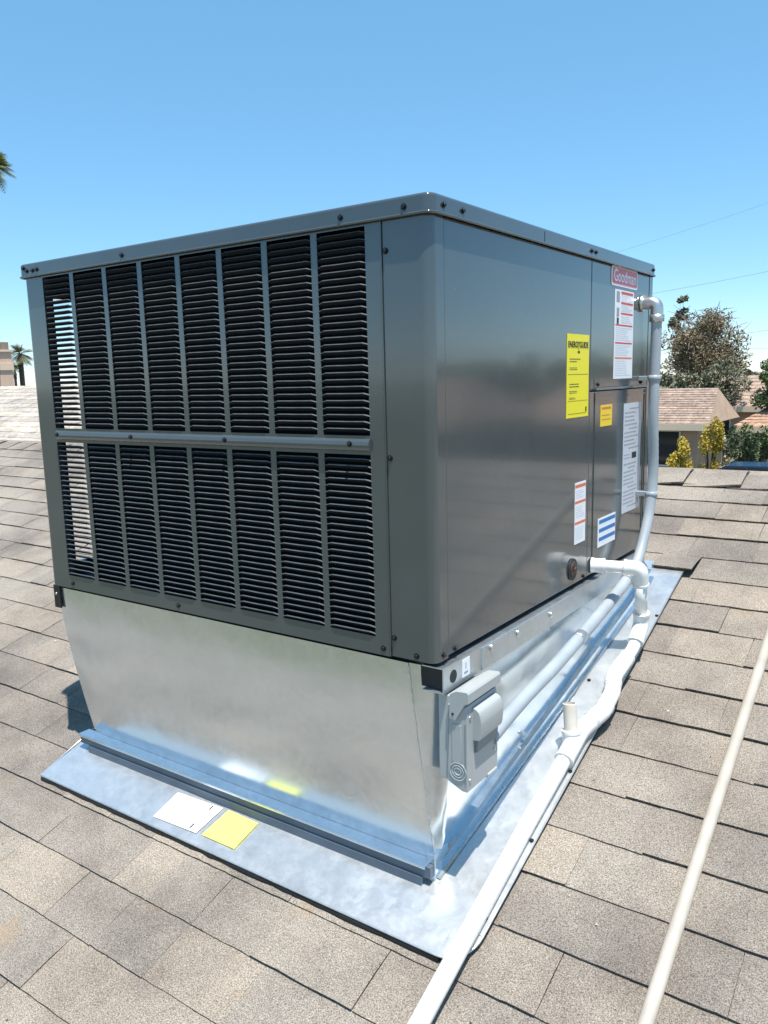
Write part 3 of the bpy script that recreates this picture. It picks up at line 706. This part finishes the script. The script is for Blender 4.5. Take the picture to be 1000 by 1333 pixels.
# ------------------------------------------------------------------ white condensate drain
def build_drain():
    t = thing('drain_pipe', 'white plastic condensate drain running from the unit down along the flashing edge', 'pipe', (.11, .4, roofz(.4)))
    r = .0168
    def seg(pts, name='pipe', rr=r, mt=PVC, bend=.02):
        q = MB(); q.tube(bends(pts, bend), rr, 20); return q.build(name, mt, t)
    A = Vector((-.002, .832, .030)); B = Vector((.126, .862, .029)); Cc = Vector((.122, .900, -.138)); Dd = Vector((.121, .835, -.192))
    E_ = Vector((.118, .690, -.226)); F = Vector((.130, .648, -.253)); G = Vector((.132, .575, -.276)); Hh = Vector((.104, .500, -.305)); End = Vector((.112, -.62, roofz(-.62, .010)))
    seg([A, B.lerp(A, .2)]); seg([B.lerp(Cc, .2), Cc.lerp(B, .15)]); seg([Cc, Dd, E_]); seg([F, G])
    End0 = Vector((.105, -.105, roofz(-.105, .020)))
    q = MB(); q.tube([Hh, Vector((.1, .2, roofz(.2, .021))), End0, End], r*1.06, 20); q.build('long_pipe', PVC, t)
    def fit(pts, k=1.27, name='elbow', bend=.022):
        q = MB(); pth = bends(pts, bend); q.tube(pth, r*k, 20)
        for a_, b_ in ((pth[0], pth[1]), (pth[-1], pth[-2])):
            d_ = (b_-a_).normalized(); q.tube([a_-d_*.0006, a_+d_*.006], r*k*1.07, 20)
        q.build(name, PVC, t, smooth=60)
    fit([A+Vector((.001, 0, 0)), A.lerp(B, .28)], 1.2, 'adapter')
    fit([B.lerp(A, .32), B, B.lerp(Cc, .30)]); fit([Cc.lerp(B, .20), Cc, Cc.lerp(Dd, .75)], 1.3)
    fit([Dd.lerp(E_, .35), E_, E_.lerp(F, .5)], 1.27); fit([F.lerp(E_, .45), F, F.lerp(G, .9)], 1.22); fit([F.lerp(G, .75), G, G.lerp(Hh, .5)], 1.3)
    fit([G.lerp(Hh, .45), Hh, Hh.lerp(End0, .17)], 1.3, 'tee')
    T0 = Vector((.098, .460, roofz(.460, .03))); T1 = T0+Vector((-.012, .012, .088))
    fit([T0-Vector((0, 0, .012)), T0.lerp(T1, .28)], 1.32, 'tee_branch')
    q = MB(); q.tube([T0, T1], r, 20, cap=False); q.tube([T0, T1], r*.82, 20, cap=False)
    n = 20; d = (T1-T0).normalized(); q.tube([T1-d*.0005, T1+d*.0005], [r, r*.82], 20, cap=False)
    q.build('vent_stub', PVCB, t)
build_drain()

# ------------------------------------------------------------------ long cream pipe lying on the shingles
q = MB(); q.tube([(.492, -2.1, roofz(-2.1, .006)), (.449, -.073, roofz(-.073, .006)), (.440, .46, roofz(.46, .007)), (.431, 1.001, roofz(1.001, .006)), (.418, 1.93, roofz(1.93, .006))], .0132, 20)
pp = q.build('roof_pipe', CREAM); tag(pp, 'long cream plastic pipe lying straight across the shingles beside the flashing', 'pipe')

# ------------------------------------------------------------------ papers on the flashing
def flat_sheet(name, pts, label, cat, mats, marks=()):
    m = MB(); h = .0032
    def P(u, v, k):
        a = Vector(pts[0]).lerp(Vector(pts[1]), u); b = Vector(pts[3]).lerp(Vector(pts[2]), u); c = a.lerp(b, v)
        return Vector((c.x, c.y, roofz(c.y, k)))
    n = 6
    g = [[m.b.verts.new(P(i/n, j/n, h+.0006*noise.noise((i*.7, j*.7, 2)))) for i in range(n+1)] for j in range(n+1)]
    for j in range(n):
        for i in range(n): m.b.faces.new((g[j][i], g[j][i+1], g[j+1][i+1], g[j+1][i]))
    for j in (0, n):
        for i in range(n): m.b.faces.new((g[j][i], g[j][i+1], m.b.verts.new(g[j][i+1].co-Vector((0,0,.001))), m.b.verts.new(g[j][i].co-Vector((0,0,.001)))))
    for (u0, u1, v0, v1, mi) in marks: m.quad([P(u0, v0, h+.0012), P(u1, v0, h+.0012), P(u1, v1, h+.0012), P(u0, v1, h+.0012)], mi)
    tag(m.build(name, mats), label, cat)
flat_sheet('label_sheet', [(-.792, -.093, 0), (-.638, -.088, 0), (-.631, -.004, 0), (-.792, -.010, 0)], 'white printed label stuck on the front of the shiny flashing sheet', 'label', [PAPER, INK, INKG],
    [(.80, .825, .06, .24, 1), (.80, .825, .80, .95, 1)] + [(.845, .86, .10+.055*i, .13+.055*i+rng.uniform(0, .02), 2) for i in range(15)] + [(.885, .897, .12+.06*i, .15+.06*i, 2) for i in range(12)])
flat_sheet('notice_sheet', [(-.621, -.086, 0), (-.510, -.086, 0), (-.508, -.006, 0), (-.612, -.003, 0)], 'plain yellow notice stuck on the flashing sheet to the right of the white label', 'label', [PALEY])

# ------------------------------------------------------------------ surroundings
GZ = -4.0
def pos(az, d, z=GZ): a = rad(az); return Vector((CAM.x+d*math.sin(a), CAM.y+d*math.cos(a), z))
GROUND = mat('ground_soil', (0.16, 0.14, 0.09), 0.95, var=0.35, scale=.3, col2=(0.09, 0.11, 0.045))
ASPH = mat('asphalt', (0.055, 0.055, 0.057), 0.9, var=.2, scale=3); CONC = mat('concrete', (0.36, 0.34, 0.31), 0.85, var=.12, scale=1.2)
m = MB(); m.quad([(-900, -900, GZ), (900, -900, GZ), (900, 900, GZ), (-900, 900, GZ)]); tag(m.build('ground', GROUND), kind='structure')
m = MB(); m.quad([(-200, 18.5, GZ+.004), (200, 18.5, GZ+.004), (200, 27, GZ+.004), (-200, 27, GZ+.004)]); tag(m.build('road', ASPH), kind='structure')
for y0, y1 in ((16.6, 18.4), (27.1, 28.9)):
    m = MB(); m.box((-200, y0, GZ), (200, y1, GZ+.13)); tag(m.build('pavement', CONC), kind='structure')

STUCCO = mat('tan_stucco', (0.47, 0.325, 0.235), .9, var=.08, scale=2, bump=.2, bscale=40); TRIM = mat('cream_trim', (0.74, 0.58, 0.42), .7)
PINKST = mat('peach_stucco', (0.62, 0.43, 0.32), .9, var=.05, scale=1); PINKLT = mat('peach_band', (0.70, 0.52, 0.40), .9)
ROOFT = shingle_mat('far_pink_shingles', (0.36, 0.275, 0.225), (0.24, 0.18, 0.145), (0.47, 0.38, 0.32), 9.0)
ROOFO = shingle_mat('far_orange_tiles', (0.40, 0.255, 0.18), (0.27, 0.16, 0.11), (0.52, 0.37, 0.28), 5.0)
ROOFG = shingle_mat('pale_gravel_roof', (0.45, 0.415, 0.37), (0.32, 0.29, 0.25), (0.56, 0.52, 0.47), 16.0)
GLASS = mat('window_glass', (0.02, 0.025, 0.03), .08); WFRAME = mat('window_frame', (0.7, 0.68, 0.64), .5)
def house(loc, wx, wy, wall_h, roof_h, label, wall, roofm, trim=TRIM, wins=(), eave=.5, hip=0.0, group=None, courses=9):
    x, y, z = loc; t = thing('house', label, 'house', loc, group)
    m = MB(); m.box((x-wx/2, y, z), (x+wx/2, y+wy, z+wall_h)); wl_ = m.build('wall', wall, t)
    m = MB(); xe, ye = wx/2+eave, eave; zr = z+wall_h+roof_h; zt = z+wall_h
    ym = y+wy/2; n = courses
    for side in (-1, 1):                                   # stepped courses so the rows read
        for i in range(n):
            a, b = i/n, (i+1)/n; y0 = ym+side*(wy/2+ye)*(1-a); y1 = ym+side*(wy/2+ye)*(1-b)
            za = zt+roof_h*a+.06; zb = zt+roof_h*b+.03; xa = xe-hip*a; xb = xe-hip*b
            m.quad([(x-xa, y0, za), (x+xa, y0, za), (x+xb, y1, zb), (x-xb, y1, zb)]); m.quad([(x-xa, y0, za-.06), (x+xa, y0, za-.06), (x+xa, y0, za), (x-xa, y0, za)])
    for s in (-1, 1):
        m.b.faces.new([m.b.verts.new(p) for p in ((x+s*xe, y-ye, zt+.02), (x+s*(xe-hip), ym, zr+.02), (x+s*xe, y+wy+ye, zt+.02))]).material_index = 0 if hip > .6 else 1
    m.quad([(x-xe, y-ye, zt-.01), (x+xe, y-ye, zt-.01), (x+xe, y+wy+ye, zt-.01), (x-xe, y+wy+ye, zt-.01)])
    rf = m.build('roof', [roofm, wall], t)
    m = MB(); m.box((x-xe-.03, y-ye-.06, zt-.26), (x+xe+.03, y-ye, zt+.03)); m.build('fascia', trim, t)
    for (u, v, ww, hh) in wins:
        m = MB(); a = x-wx/2+u; f = .07; b = z+v
        m.box((a-f, y-.06, b-f), (a+ww+f, y-.001, b)); m.box((a-f, y-.06, b+hh), (a+ww+f, y-.001, b+hh+f)); m.box((a-f, y-.06, b), (a, y-.001, b+hh)); m.box((a+ww, y-.06, b), (a+ww+f, y-.001, b+hh)); m.box((a+ww/2-.03, y-.055, b), (a+ww/2+.03, y-.001, b+hh))
        fr = m.build('window', WFRAME, t)
        m = MB(); m.box((a, y-.02, b), (a+ww, y-.001, b+hh)); m.build('pane', GLASS, fr)
    return t
# tan house to the right of the unit, beyond the ridge
hA = pos(-15.2, 37); hA.z = GZ
house((hA.x-5.4, hA.y, GZ), 12.5, 4.6, 2.35, 1.42, 'tan stucco house with pinkish brown shingle roof behind the yellow shrubs', STUCCO, ROOFT, wins=((9.75, .55, 2.0, 1.45), (6.5, .6, 1.6, 1.3), (2.5, .6, 1.6, 1.3)), eave=.6, hip=.35, courses=15)
hB = pos(-11.6, 50)
house((hB.x, hB.y, GZ), 5.5, 7, 2.5, 1.7, 'smaller pinkish roofed house right of the tan house, half hidden by trees', STUCCO, ROOFT, wins=((1.0, .7, 1.4, 1.2),), eave=.5, hip=.8)
hC = pos(-9.6, 42)
house((hC.x+2.2, hC.y, GZ), 6.5, 7, 1.9, 1.15, 'house with orange tiled roof behind the green shrubs at the right edge', PINKST, ROOFO, wins=((1.0, .5, 1.4, 1.1),), eave=.5, hip=1.5)
# houses and trees across the street that the glossy side panel mirrors
hD = pos(14, 37); house((hD.x, hD.y, GZ), 13, 8, 2.5, 1.7, 'low peach stucco house across the street mirrored in the side panel', STUCCO, ROOFT, wins=((2, .7, 1.8, 1.3), (8, .7, 1.8, 1.3)), hip=1.5)
hE = pos(38, 36); house((hE.x, hE.y, GZ), 14, 8, 2.6, 1.9, 'wide tan house across the street beyond the peach house', STUCCO, ROOFT, wins=((2, .7, 1.8, 1.3), (9, .7, 1.8, 1.3)), hip=1.5)
# pale neighbouring roof to the left and the peach block behind it
def left_side():
    t = thing('neighbouring_house', 'low house with a wide pale gravel roof rising beyond the ridge at left', 'house', (-14, 6, GZ))
    m = MB(); x0, x1, ya, yb, za, zb = -30, -6.2, 4.9, 8.6, -.50, .60; n = 16
    for i in range(n):
        a, b = i/n, (i+1)/n
        m.quad([(x0, ya+(yb-ya)*a, za+(zb-za)*a+.007), (x1, ya+(yb-ya)*a, za+(zb-za)*a+.007), (x1, ya+(yb-ya)*b, za+(zb-za)*b), (x0, ya+(yb-ya)*b, za+(zb-za)*b)])
        m.quad([(x0, ya+(yb-ya)*a, za+(zb-za)*a), (x1, ya+(yb-ya)*a, za+(zb-za)*a), (x1, ya+(yb-ya)*a, za+(zb-za)*a+.007), (x0, ya+(yb-ya)*a, za+(zb-za)*a+.007)])
    m.quad([(x0, yb, zb), (x1, yb, zb), (x1, yb+4, za), (x0, yb+4, za)])
    m.build('roof', ROOFG, t)
    m = MB(); m.box((x0+.4, ya+.4, GZ), (x1-.4, yb+3.4, za-.02)); m.build('wall', STUCCO, t)
    p = pos(-61.5, 62); t = thing('apartment_block', 'flat roofed peach stucco block beyond the pale roof at the left edge', 'building', p)
    a = pos(-59.55, 60); b = pos(-68, 60); u = (b-a); u.z = 0; v = Vector((-u.y, u.x, 0)).normalized()*8
    if v.dot(a-CAM) < 0: v = -v
    def blk(z0, z1, e, name, mt):
        q = MB(); d = -v.normalized()*e; s = -u.normalized()*e
        c = [a+d+s, b+d, b+v, a+v+s]; q.prism([(k.x, k.y) for k in c], z0, z1); q.build(name, mt, t)
    blk(GZ, 1.75, 0, 'wall', PINKST); blk(1.75, 2.2, .08, 'band', PINKLT); blk(2.2, 2.95, .0, 'parapet', PINKST); blk(2.95, 3.1, .12, 'coping', PINKLT)
    q = MB(); k = random.Random(2)
    for i in range(14):
        c = a.lerp(b, .02+i*.07)+v*.5; h = k.uniform(.15, .7); q.box((c.x-.25, c.y-.25, 3.05), (c.x+.25, c.y+.25, 3.1+h))
    q.build('rooftop_vents', mat('roof_vents', (.25, .2, .16), .8), t)
left_side()

# ---- vegetation
def leafmat(name, a, b, rough=.6):
    m, n, l, p = new_mat(name); g = n.new('ShaderNodeNewGeometry')
    cr = n.new('ShaderNodeValToRGB'); cr.color_ramp.elements[0].color = (*a, 1); cr.color_ramp.elements[1].color = (*b, 1)
    l.new(g.outputs['Random Per Island'], cr.inputs[0]); l.new(cr.outputs[0], p.inputs['Base Color']); p.inputs['Roughness'].default_value = rough
    p.inputs['Subsurface Weight'].default_value = 0
    return m
BARK = mat('bark', (0.11, 0.085, 0.065), .95, var=.3, scale=6); TWIG = mat('pale_twig', (0.22, 0.17, 0.13), .9)
L_BROWN = leafmat('olive_brown_leaves', (0.125, 0.092, 0.045), (0.31, 0.25, 0.13)); L_GREEN = leafmat('mid_green_leaves', (0.05, 0.08, 0.022), (0.17, 0.22, 0.07))
L_DARK = leafmat('dark_green_leaves', (0.025, 0.042, 0.016), (0.10, 0.13, 0.05)); L_YEL = leafmat('yellow_leaves', (0.34, 0.24, 0.02), (0.62, 0.47, 0.06))
L_GREY = leafmat('grey_green_leaves', (0.10, 0.105, 0.055), (0.24, 0.235, 0.14)); L_PALMD = leafmat('dusty_palm_leaves', (0.07, 0.08, 0.03), (0.20, 0.19, 0.08))
L_PALM = leafmat('palm_leaves', (0.12, 0.15, 0.03), (0.40, 0.39, 0.12))
def leaves(b, c, r, n, size, k, flat=.5, shell=.45):
    for i in range(n):
        d = Vector((k.gauss(0,1), k.gauss(0,1), k.gauss(0,1))).normalized()*(shell+(1-shell)*k.random()**.6)
        p = c+Vector((d.x*r[0], d.y*r[1], d.z*r[2])); u = Vector((k.gauss(0,1), k.gauss(0,1), k.gauss(0,1))).normalized()
        v = u.cross(Vector((k.gauss(0,1), k.gauss(0,1), k.gauss(0,1)))).normalized(); s = size*k.uniform(.6, 1.4)
        b.quad([p-u*s, p-v*s*flat, p+u*s, p+v*s*flat])
def tree(loc, h, cr, label, lm, seed, n=4500, leaf=.13, clumps=26, trunk=.16, base=.35, twigs=0, cat='tree', name='tree', group=None, squash=.9, bark=BARK):
    k = random.Random(seed); t = thing(name, label, cat, loc, group); loc = Vector(loc)
    top = loc+Vector((0, 0, h)); cc = loc+Vector((0, 0, h*(base+1)/2)); rz = h*(1-base)/2
    b = MB(); fork = loc+Vector((k.uniform(-.2,.2), 0, h*base*.9)); b.tube([loc, loc.lerp(fork, .5)+Vector((.1*h*.05, 0, 0)), fork], [trunk, trunk*.85, trunk*.7], 8)
    l = MB(); cl = []
    for i in range(clumps):
        d = Vector((k.gauss(0,1), k.gauss(0,1), k.gauss(0,.9))).normalized()*k.uniform(.35, 1.0)
        cl.append(cc+Vector((d.x*cr*.82, d.y*cr*.82, d.z*rz*.85*squash)))
    for c in cl:
        r = cr*k.uniform(.20, .36); leaves(l, c, (r, r, r*.8), n//clumps, leaf, k)
        if k.random() < .75: mid = fork.lerp(c, .5)+Vector((k.uniform(-.2,.2), k.uniform(-.2,.2), k.uniform(-.1,.3)))*cr*.3; b.tube([fork, mid, c], [trunk*.4, trunk*.22, trunk*.08], 5)
    b.build('trunk', bark, t); l.build('crown', lm, t)
    if twigs:
        w_ = MB()
        for i in range(twigs):
            c = k.choice(cl); d = Vector((k.gauss(0,1), k.gauss(0,1), k.gauss(.2,.8))).normalized()*cr*k.uniform(.25, .6); m_ = c+d*.5+Vector((k.uniform(-1,1), k.uniform(-1,1), k.uniform(-1,1)))*.1*cr
            w_.tube([c, m_, c+d], [.035, .024, .010], 4, cap=False)
        tag(w_.build('bare_twigs', TWIG, t), kind='stuff')
    return t
def bush(loc, r, h, label, lm, seed, n=1500, leaf=.07, group=None, name='shrub', cone=0.0):
    k = random.Random(seed); t = thing(name, label, 'shrub', loc, group); loc = Vector(loc); l = MB(); s = MB()
    for i in range(14):
        z = k.uniform(.06, .92); rr = r*(1-cone*z)*k.uniform(.25, .75); a = k.uniform(0, 6.28); c = loc+Vector((rr*math.cos(a), rr*math.sin(a), z*h))
        leaves(l, c, (r*.36*(1-cone*z*.6), r*.36*(1-cone*z*.6), h*.16), n//14, leaf, k, .55, .3)
        s.tube([loc, c], [.04, .012], 5)
    s.build('stem', BARK, t); l.build('foliage', lm, t); return t
tree(pos(-13.75, 60), 9.0, 3.2, 'big olive brown half bare tree rising above the tan house', L_BROWN, 11, n=13500, leaf=.09, clumps=60, trunk=.13, base=.30, twigs=620, bark=TWIG)
tree(pos(-15.3, 62), 10.4, 1.0, 'thin tree with sparse green top left of the big brown tree', L_GREY, 12, n=900, leaf=.13, clumps=12, trunk=.10, base=.55, twigs=40)
tree(pos(-12.1, 57), 6.0, 1.35, 'low olive tree beside the big half bare tree', L_GREY, 13, n=2200, leaf=.10, clumps=16, trunk=.1, base=.3, twigs=70)
tree(pos(-11.0, 58), 5.6, .9, 'slim grey green tree in front of the pale sky gap', L_GREY, 14, n=1200, leaf=.10, clumps=12, trunk=.08, base=.3, twigs=30)
for az_, h_, sd_, lb_ in ((-15.2, 5.2, 61, 'low scrubby olive tree behind the left end of the tan house roof'), (-13.9, 5.3, 62, 'low scrubby olive tree directly under the big brown tree'), (-12.7, 5.3, 63, 'low scrubby olive tree above the gap between the two pinkish roofs')):
    tree(pos(az_, 50), h_, 1.7, lb_, L_GREY, sd_, n=3600, leaf=.10, clumps=18, trunk=.1, base=.25, twigs=60, bark=TWIG)
tree(pos(-10.0, 44), 5.8, 1.5, 'bright green tree cut by the right edge behind the orange roof', L_GREEN, 15, n=3000, leaf=.10, clumps=18, trunk=.12, base=.25)
tree(pos(-13.0, 44), 3.9, .75, 'small dark tree between the two pinkish roofs', L_DARK, 16, n=1500, leaf=.09, clumps=10, trunk=.08, base=.3)
bush(pos(-15.0, 33.5), .85, 1.95, 'low broad yellow shrub in front of the dark windows', L_YEL, 21, 4200, .042, cone=.55, name='shrub')
bush(pos(-13.1, 33.5), .66, 2.75, 'tall upright yellow shrub right of the dark windows', L_YEL, 22, 4800, .042, cone=.35)
bush(pos(-11.2, 33.0), .95, 2.3, 'dark green spreading shrub above the blue car', L_DARK, 23, 2200, .07, cone=.2)
bush(pos(-10.2, 34.5), .9, 2.5, 'grey green leafy shrub at the right edge', L_GREEN, 24, 2000, .07, cone=.2)
bush(pos(-12.25, 34.5), .32, 2.2, 'narrow pale shrub between the yellow shrub and the green one', leafmat('pale_leaves', (.42, .36, .22), (.62, .56, .40)), 25, 900, .05, cone=.2)
for i, (az, d, h, cr, lm, lb) in enumerate(((2, 52, 7.5, 3.2, L_DARK, 'tall dark tree across the street behind the left end of the peach house'), (8, 60, 8, 3.4, L_BROWN, 'olive brown tree far behind the middle of the peach house'), (15, 50, 6.6, 3.0, L_DARK, 'dark rounded tree behind the right end of the peach house'), (20.5, 48, 6.3, 2.8, L_GREEN, 'mid green tree in the gap beside the peach house'), (25, 47, 6.8, 2.9, L_DARK, 'dark green tree between the peach house and the wide tan house'), (29.5, 49, 6.4, 3.0, L_GREEN, 'broad green tree behind the left end of the wide tan house'), (34, 50, 7.0, 3.1, L_DARK, 'dark tree rising behind the middle of the wide tan house'), (39, 50, 6.5, 3.0, L_GREEN, 'bushy green tree behind the right part of the wide tan house'), (47, 48, 7, 3.2, L_BROWN, 'olive brown tree past the end of the wide tan house'))):
    tree(pos(az, d), h, cr, lb, lm, 40+i, n=2600, leaf=.22, clumps=22, trunk=.22, base=.2)
# palms
def palm(loc, h, fl, nf, label, seed, trunk=.2, leafw=.5, parts=False, lean=(0, 0), group=None):
    k = random.Random(seed); t = thing('palm_tree', label, 'palm tree', loc, group); loc = Vector(loc); top = loc+Vector((lean[0], lean[1], h))
    b = MB(); b.tube([loc, loc.lerp(top, .5), top-Vector((0,0,fl*.1)), top], [trunk*1.15, trunk*.9, trunk*.9, trunk*.6], 10); b.build('trunk', BARK, t)
    cr_ = MB(); sk = MB()
    for i in range(nf):
        a = i*2.39996+k.uniform(-.2,.2); e = rad(k.uniform(-42, 80)); q_ = MB() if parts else cr_
        d = Vector((math.cos(a)*math.cos(e), math.sin(a)*math.cos(e), math.sin(e))); side = Vector((-math.sin(a), math.cos(a), 0)); L_ = fl*k.uniform(.8, 1.1)
        pts = [top+d*L_*u+Vector((0,0,-L_*.30*u*u)) for u in [j/12 for j in range(13)]]
        q_.tube(pts[:9], [.035*fl*.5*(1-j/10) for j in range(9)], 4)
        for j in range(4, 13):
            u = j/12; p = pts[j]; f = (pts[min(j+1,12)]-pts[j-1]).normalized(); ln = leafw*math.sin(math.pi*(.25+.7*u))
            for s in (-1, 1):
                for w_ in range(2):
                    g = p-f*L_*.04*w_; tip = g+(side*s*.75+f*.7+Vector((0,0,-.25)))*ln*k.uniform(.8, 1.15)
                    q_.b.faces.new([q_.b.verts.new(x_) for x_ in (g-f*.035*fl*.5, tip, g+f*.035*fl*.5)])
        if parts: q_.build('frond', L_PALM, t)
    if not parts: cr_.build('crown', L_PALMD, t)
    for i in range(nf*2):                                  # hanging dead fronds below the crown
        a = k.uniform(0, 6.28); p = top-Vector((0,0,k.uniform(.1,.5)*fl)); r_ = trunk*.9
        o_ = p+Vector((math.cos(a)*r_*1.8, math.sin(a)*r_*1.8, -fl*k.uniform(.15,.35)))
        sk.b.faces.new([sk.b.verts.new(x_) for x_ in (p+Vector((math.cos(a)*r_, math.sin(a)*r_, 0)), o_, p+Vector((math.cos(a+.5)*r_, math.sin(a+.5)*r_, 0)))])
    sk.build('dead_fronds', BARK, t)
pl = pos(-61.0, 42)
palm(pl, 14.45, 1.0, 90, 'tall palm whose fronds enter the sky at the upper left edge', 3, .15, .5, True, lean=(.50, .87))
palm(pos(-59.05, 66), 7.0, 1.15, 34, 'short fan palm standing beside the peach block', 4, .2, .55)
palm(pos(-59.45, 76), 6.0, 1.0, 24, 'slimmer farther palm behind the short fan palm', 6, .12, .45)

# blue parked car, seen over the ridge
def car(loc, label):
    BL = mat('blue_car_paint', (0.018, 0.055, 0.12), .25, coat=.4); TY = mat('tyre', (.015, .015, .015), .8)
    t = thing('parked_car', label, 'car', loc); x, y, z = loc; hw = .85
    m = MB(); m.prism([(x-2.1, z+.28), (x-2.15, z+.72), (x-1.95, z+.86), (x-1.1, z+.93), (x+1.55, z+.95), (x+2.1, z+.86), (x+2.15, z+.4), (x+2.05, z+.28)], y-hw, y+hw, 'y', bev=.06); m.build('body', BL, t, smooth=40)
    m = MB(); m.prism([(x-1.05, z+.925), (x-.35, z+1.33), (x+.95, z+1.36), (x+1.6, z+.945)], y-hw+.12, y+hw-.12, 'y', bev=.05); cb = m.build('cabin', BL, t, smooth=40)
    m = MB(); m.prism([(x-.85, z+.96), (x-.32, z+1.27), (x+.28, z+1.29), (x+.28, z+.96)], y-hw+.112, y-hw+.119, 'y'); m.prism([(x+.36, z+.96), (x+.36, z+1.29), (x+.88, z+1.29), (x+1.35, z+.97)], y-hw+.112, y-hw+.119, 'y'); m.build('side_windows', GLASS, cb)
    for wx in (-1.3, 1.3):
        for s in (-1, 1):
            m = MB(); m.tube([(x+wx, y+s*(hw-.2), z+.32), (x+wx, y+s*(hw+.01), z+.32)], .32, 20); wh = m.build('wheel', TY, t)
            m = MB(); m.tube([(x+wx, y+s*(hw+.011), z+.32), (x+wx, y+s*(hw+.02), z+.32)], .2, 16); m.build('rim', ZINC, wh)
    for s in (-1, 1):
        m = MB(); m.box((x-2.17, y+s*.6-.16, z+.62), (x-2.08, y+s*.6+.16, z+.74), .02, 1); m.build('headlight', WFRAME, t)
cp_ = pos(-11.3, 31.5, GZ); car((cp_.x+.5, cp_.y-2.2, GZ+.13), 'blue car parked below the green shrubs, only its top visible over the ridge')

# overhead wires with their poles (poles stand outside the picture)
WIRE = mat('black_wire', (.03, .03, .035), .6); POLE = mat('wood_pole', (.14, .10, .075), .9, var=.2)
def wire(az0, el0, az1, el1, d, label, th):
    a = pos(az0, d); a.z = CAM.z+d*math.tan(rad(el0)); b = pos(az1, d); b.z = CAM.z+d*math.tan(rad(el1)); u = b-a
    q = MB(); n = 24; A = a-u*1.1; B = b+u*1.6
    q.tube([A.lerp(B, i/n)-Vector((0,0, .35*(1-(2*i/n-1)**2))) for i in range(n+1)], th, 5); tag(q.build('overhead_wire', WIRE), label, 'wire', 'overhead wires in the sky at right')
    return A, B
wire(-17.6, 8.6, -9.8, 10.6, 45, 'highest faint overhead wire crossing the sky at right', .004)
wire(-16.7, 5.5, -9.8, 6.5, 45, 'middle overhead wire crossing the sky above the brown tree', .006)
wire(-11.8, 2.6, -9.8, 2.85, 52, 'lower overhead wire to the right of the brown tree', .008)
wire(-11.8, 1.7, -9.8, 1.7, 52, 'lowest overhead wire just above the rooftops at right', .007)

# loose grit and bits on the shingles
m = MB(); k = random.Random(77)
for i in range(150):
    x, y = k.uniform(-3.2, 1.1), k.uniform(-.75, 1.9)
    if -1.3 < x < .16 and -.14 < y < 1.4: continue
    c = Vector((x, y, roofz(y, DECK+.0105))); r_ = k.choice((.0015, .002, .0025, .004))
    vs = [m.b.verts.new(c+Vector((r_*math.cos(a)*k.uniform(.6, 1.3), r_*math.sin(a)*k.uniform(.6, 1.3), 0))) for a in (0, 1.3, 2.5, 3.8, 5)]; t_ = m.b.verts.new(c+Vector((0, 0, r_)))
    for q_ in range(5): m.b.faces.new((vs[q_], vs[(q_+1) % 5], t_)).material_index = i % 3
o = m.build('roof_grit', [mat('pale_grit', (.6, .56, .5), .9), mat('dark_grit', (.06, .05, .04), .9), mat('brown_grit', (.2, .13, .07), .9)]); tag(o, 'loose grit and small bits scattered over the shingles', 'grit', kind='stuff')
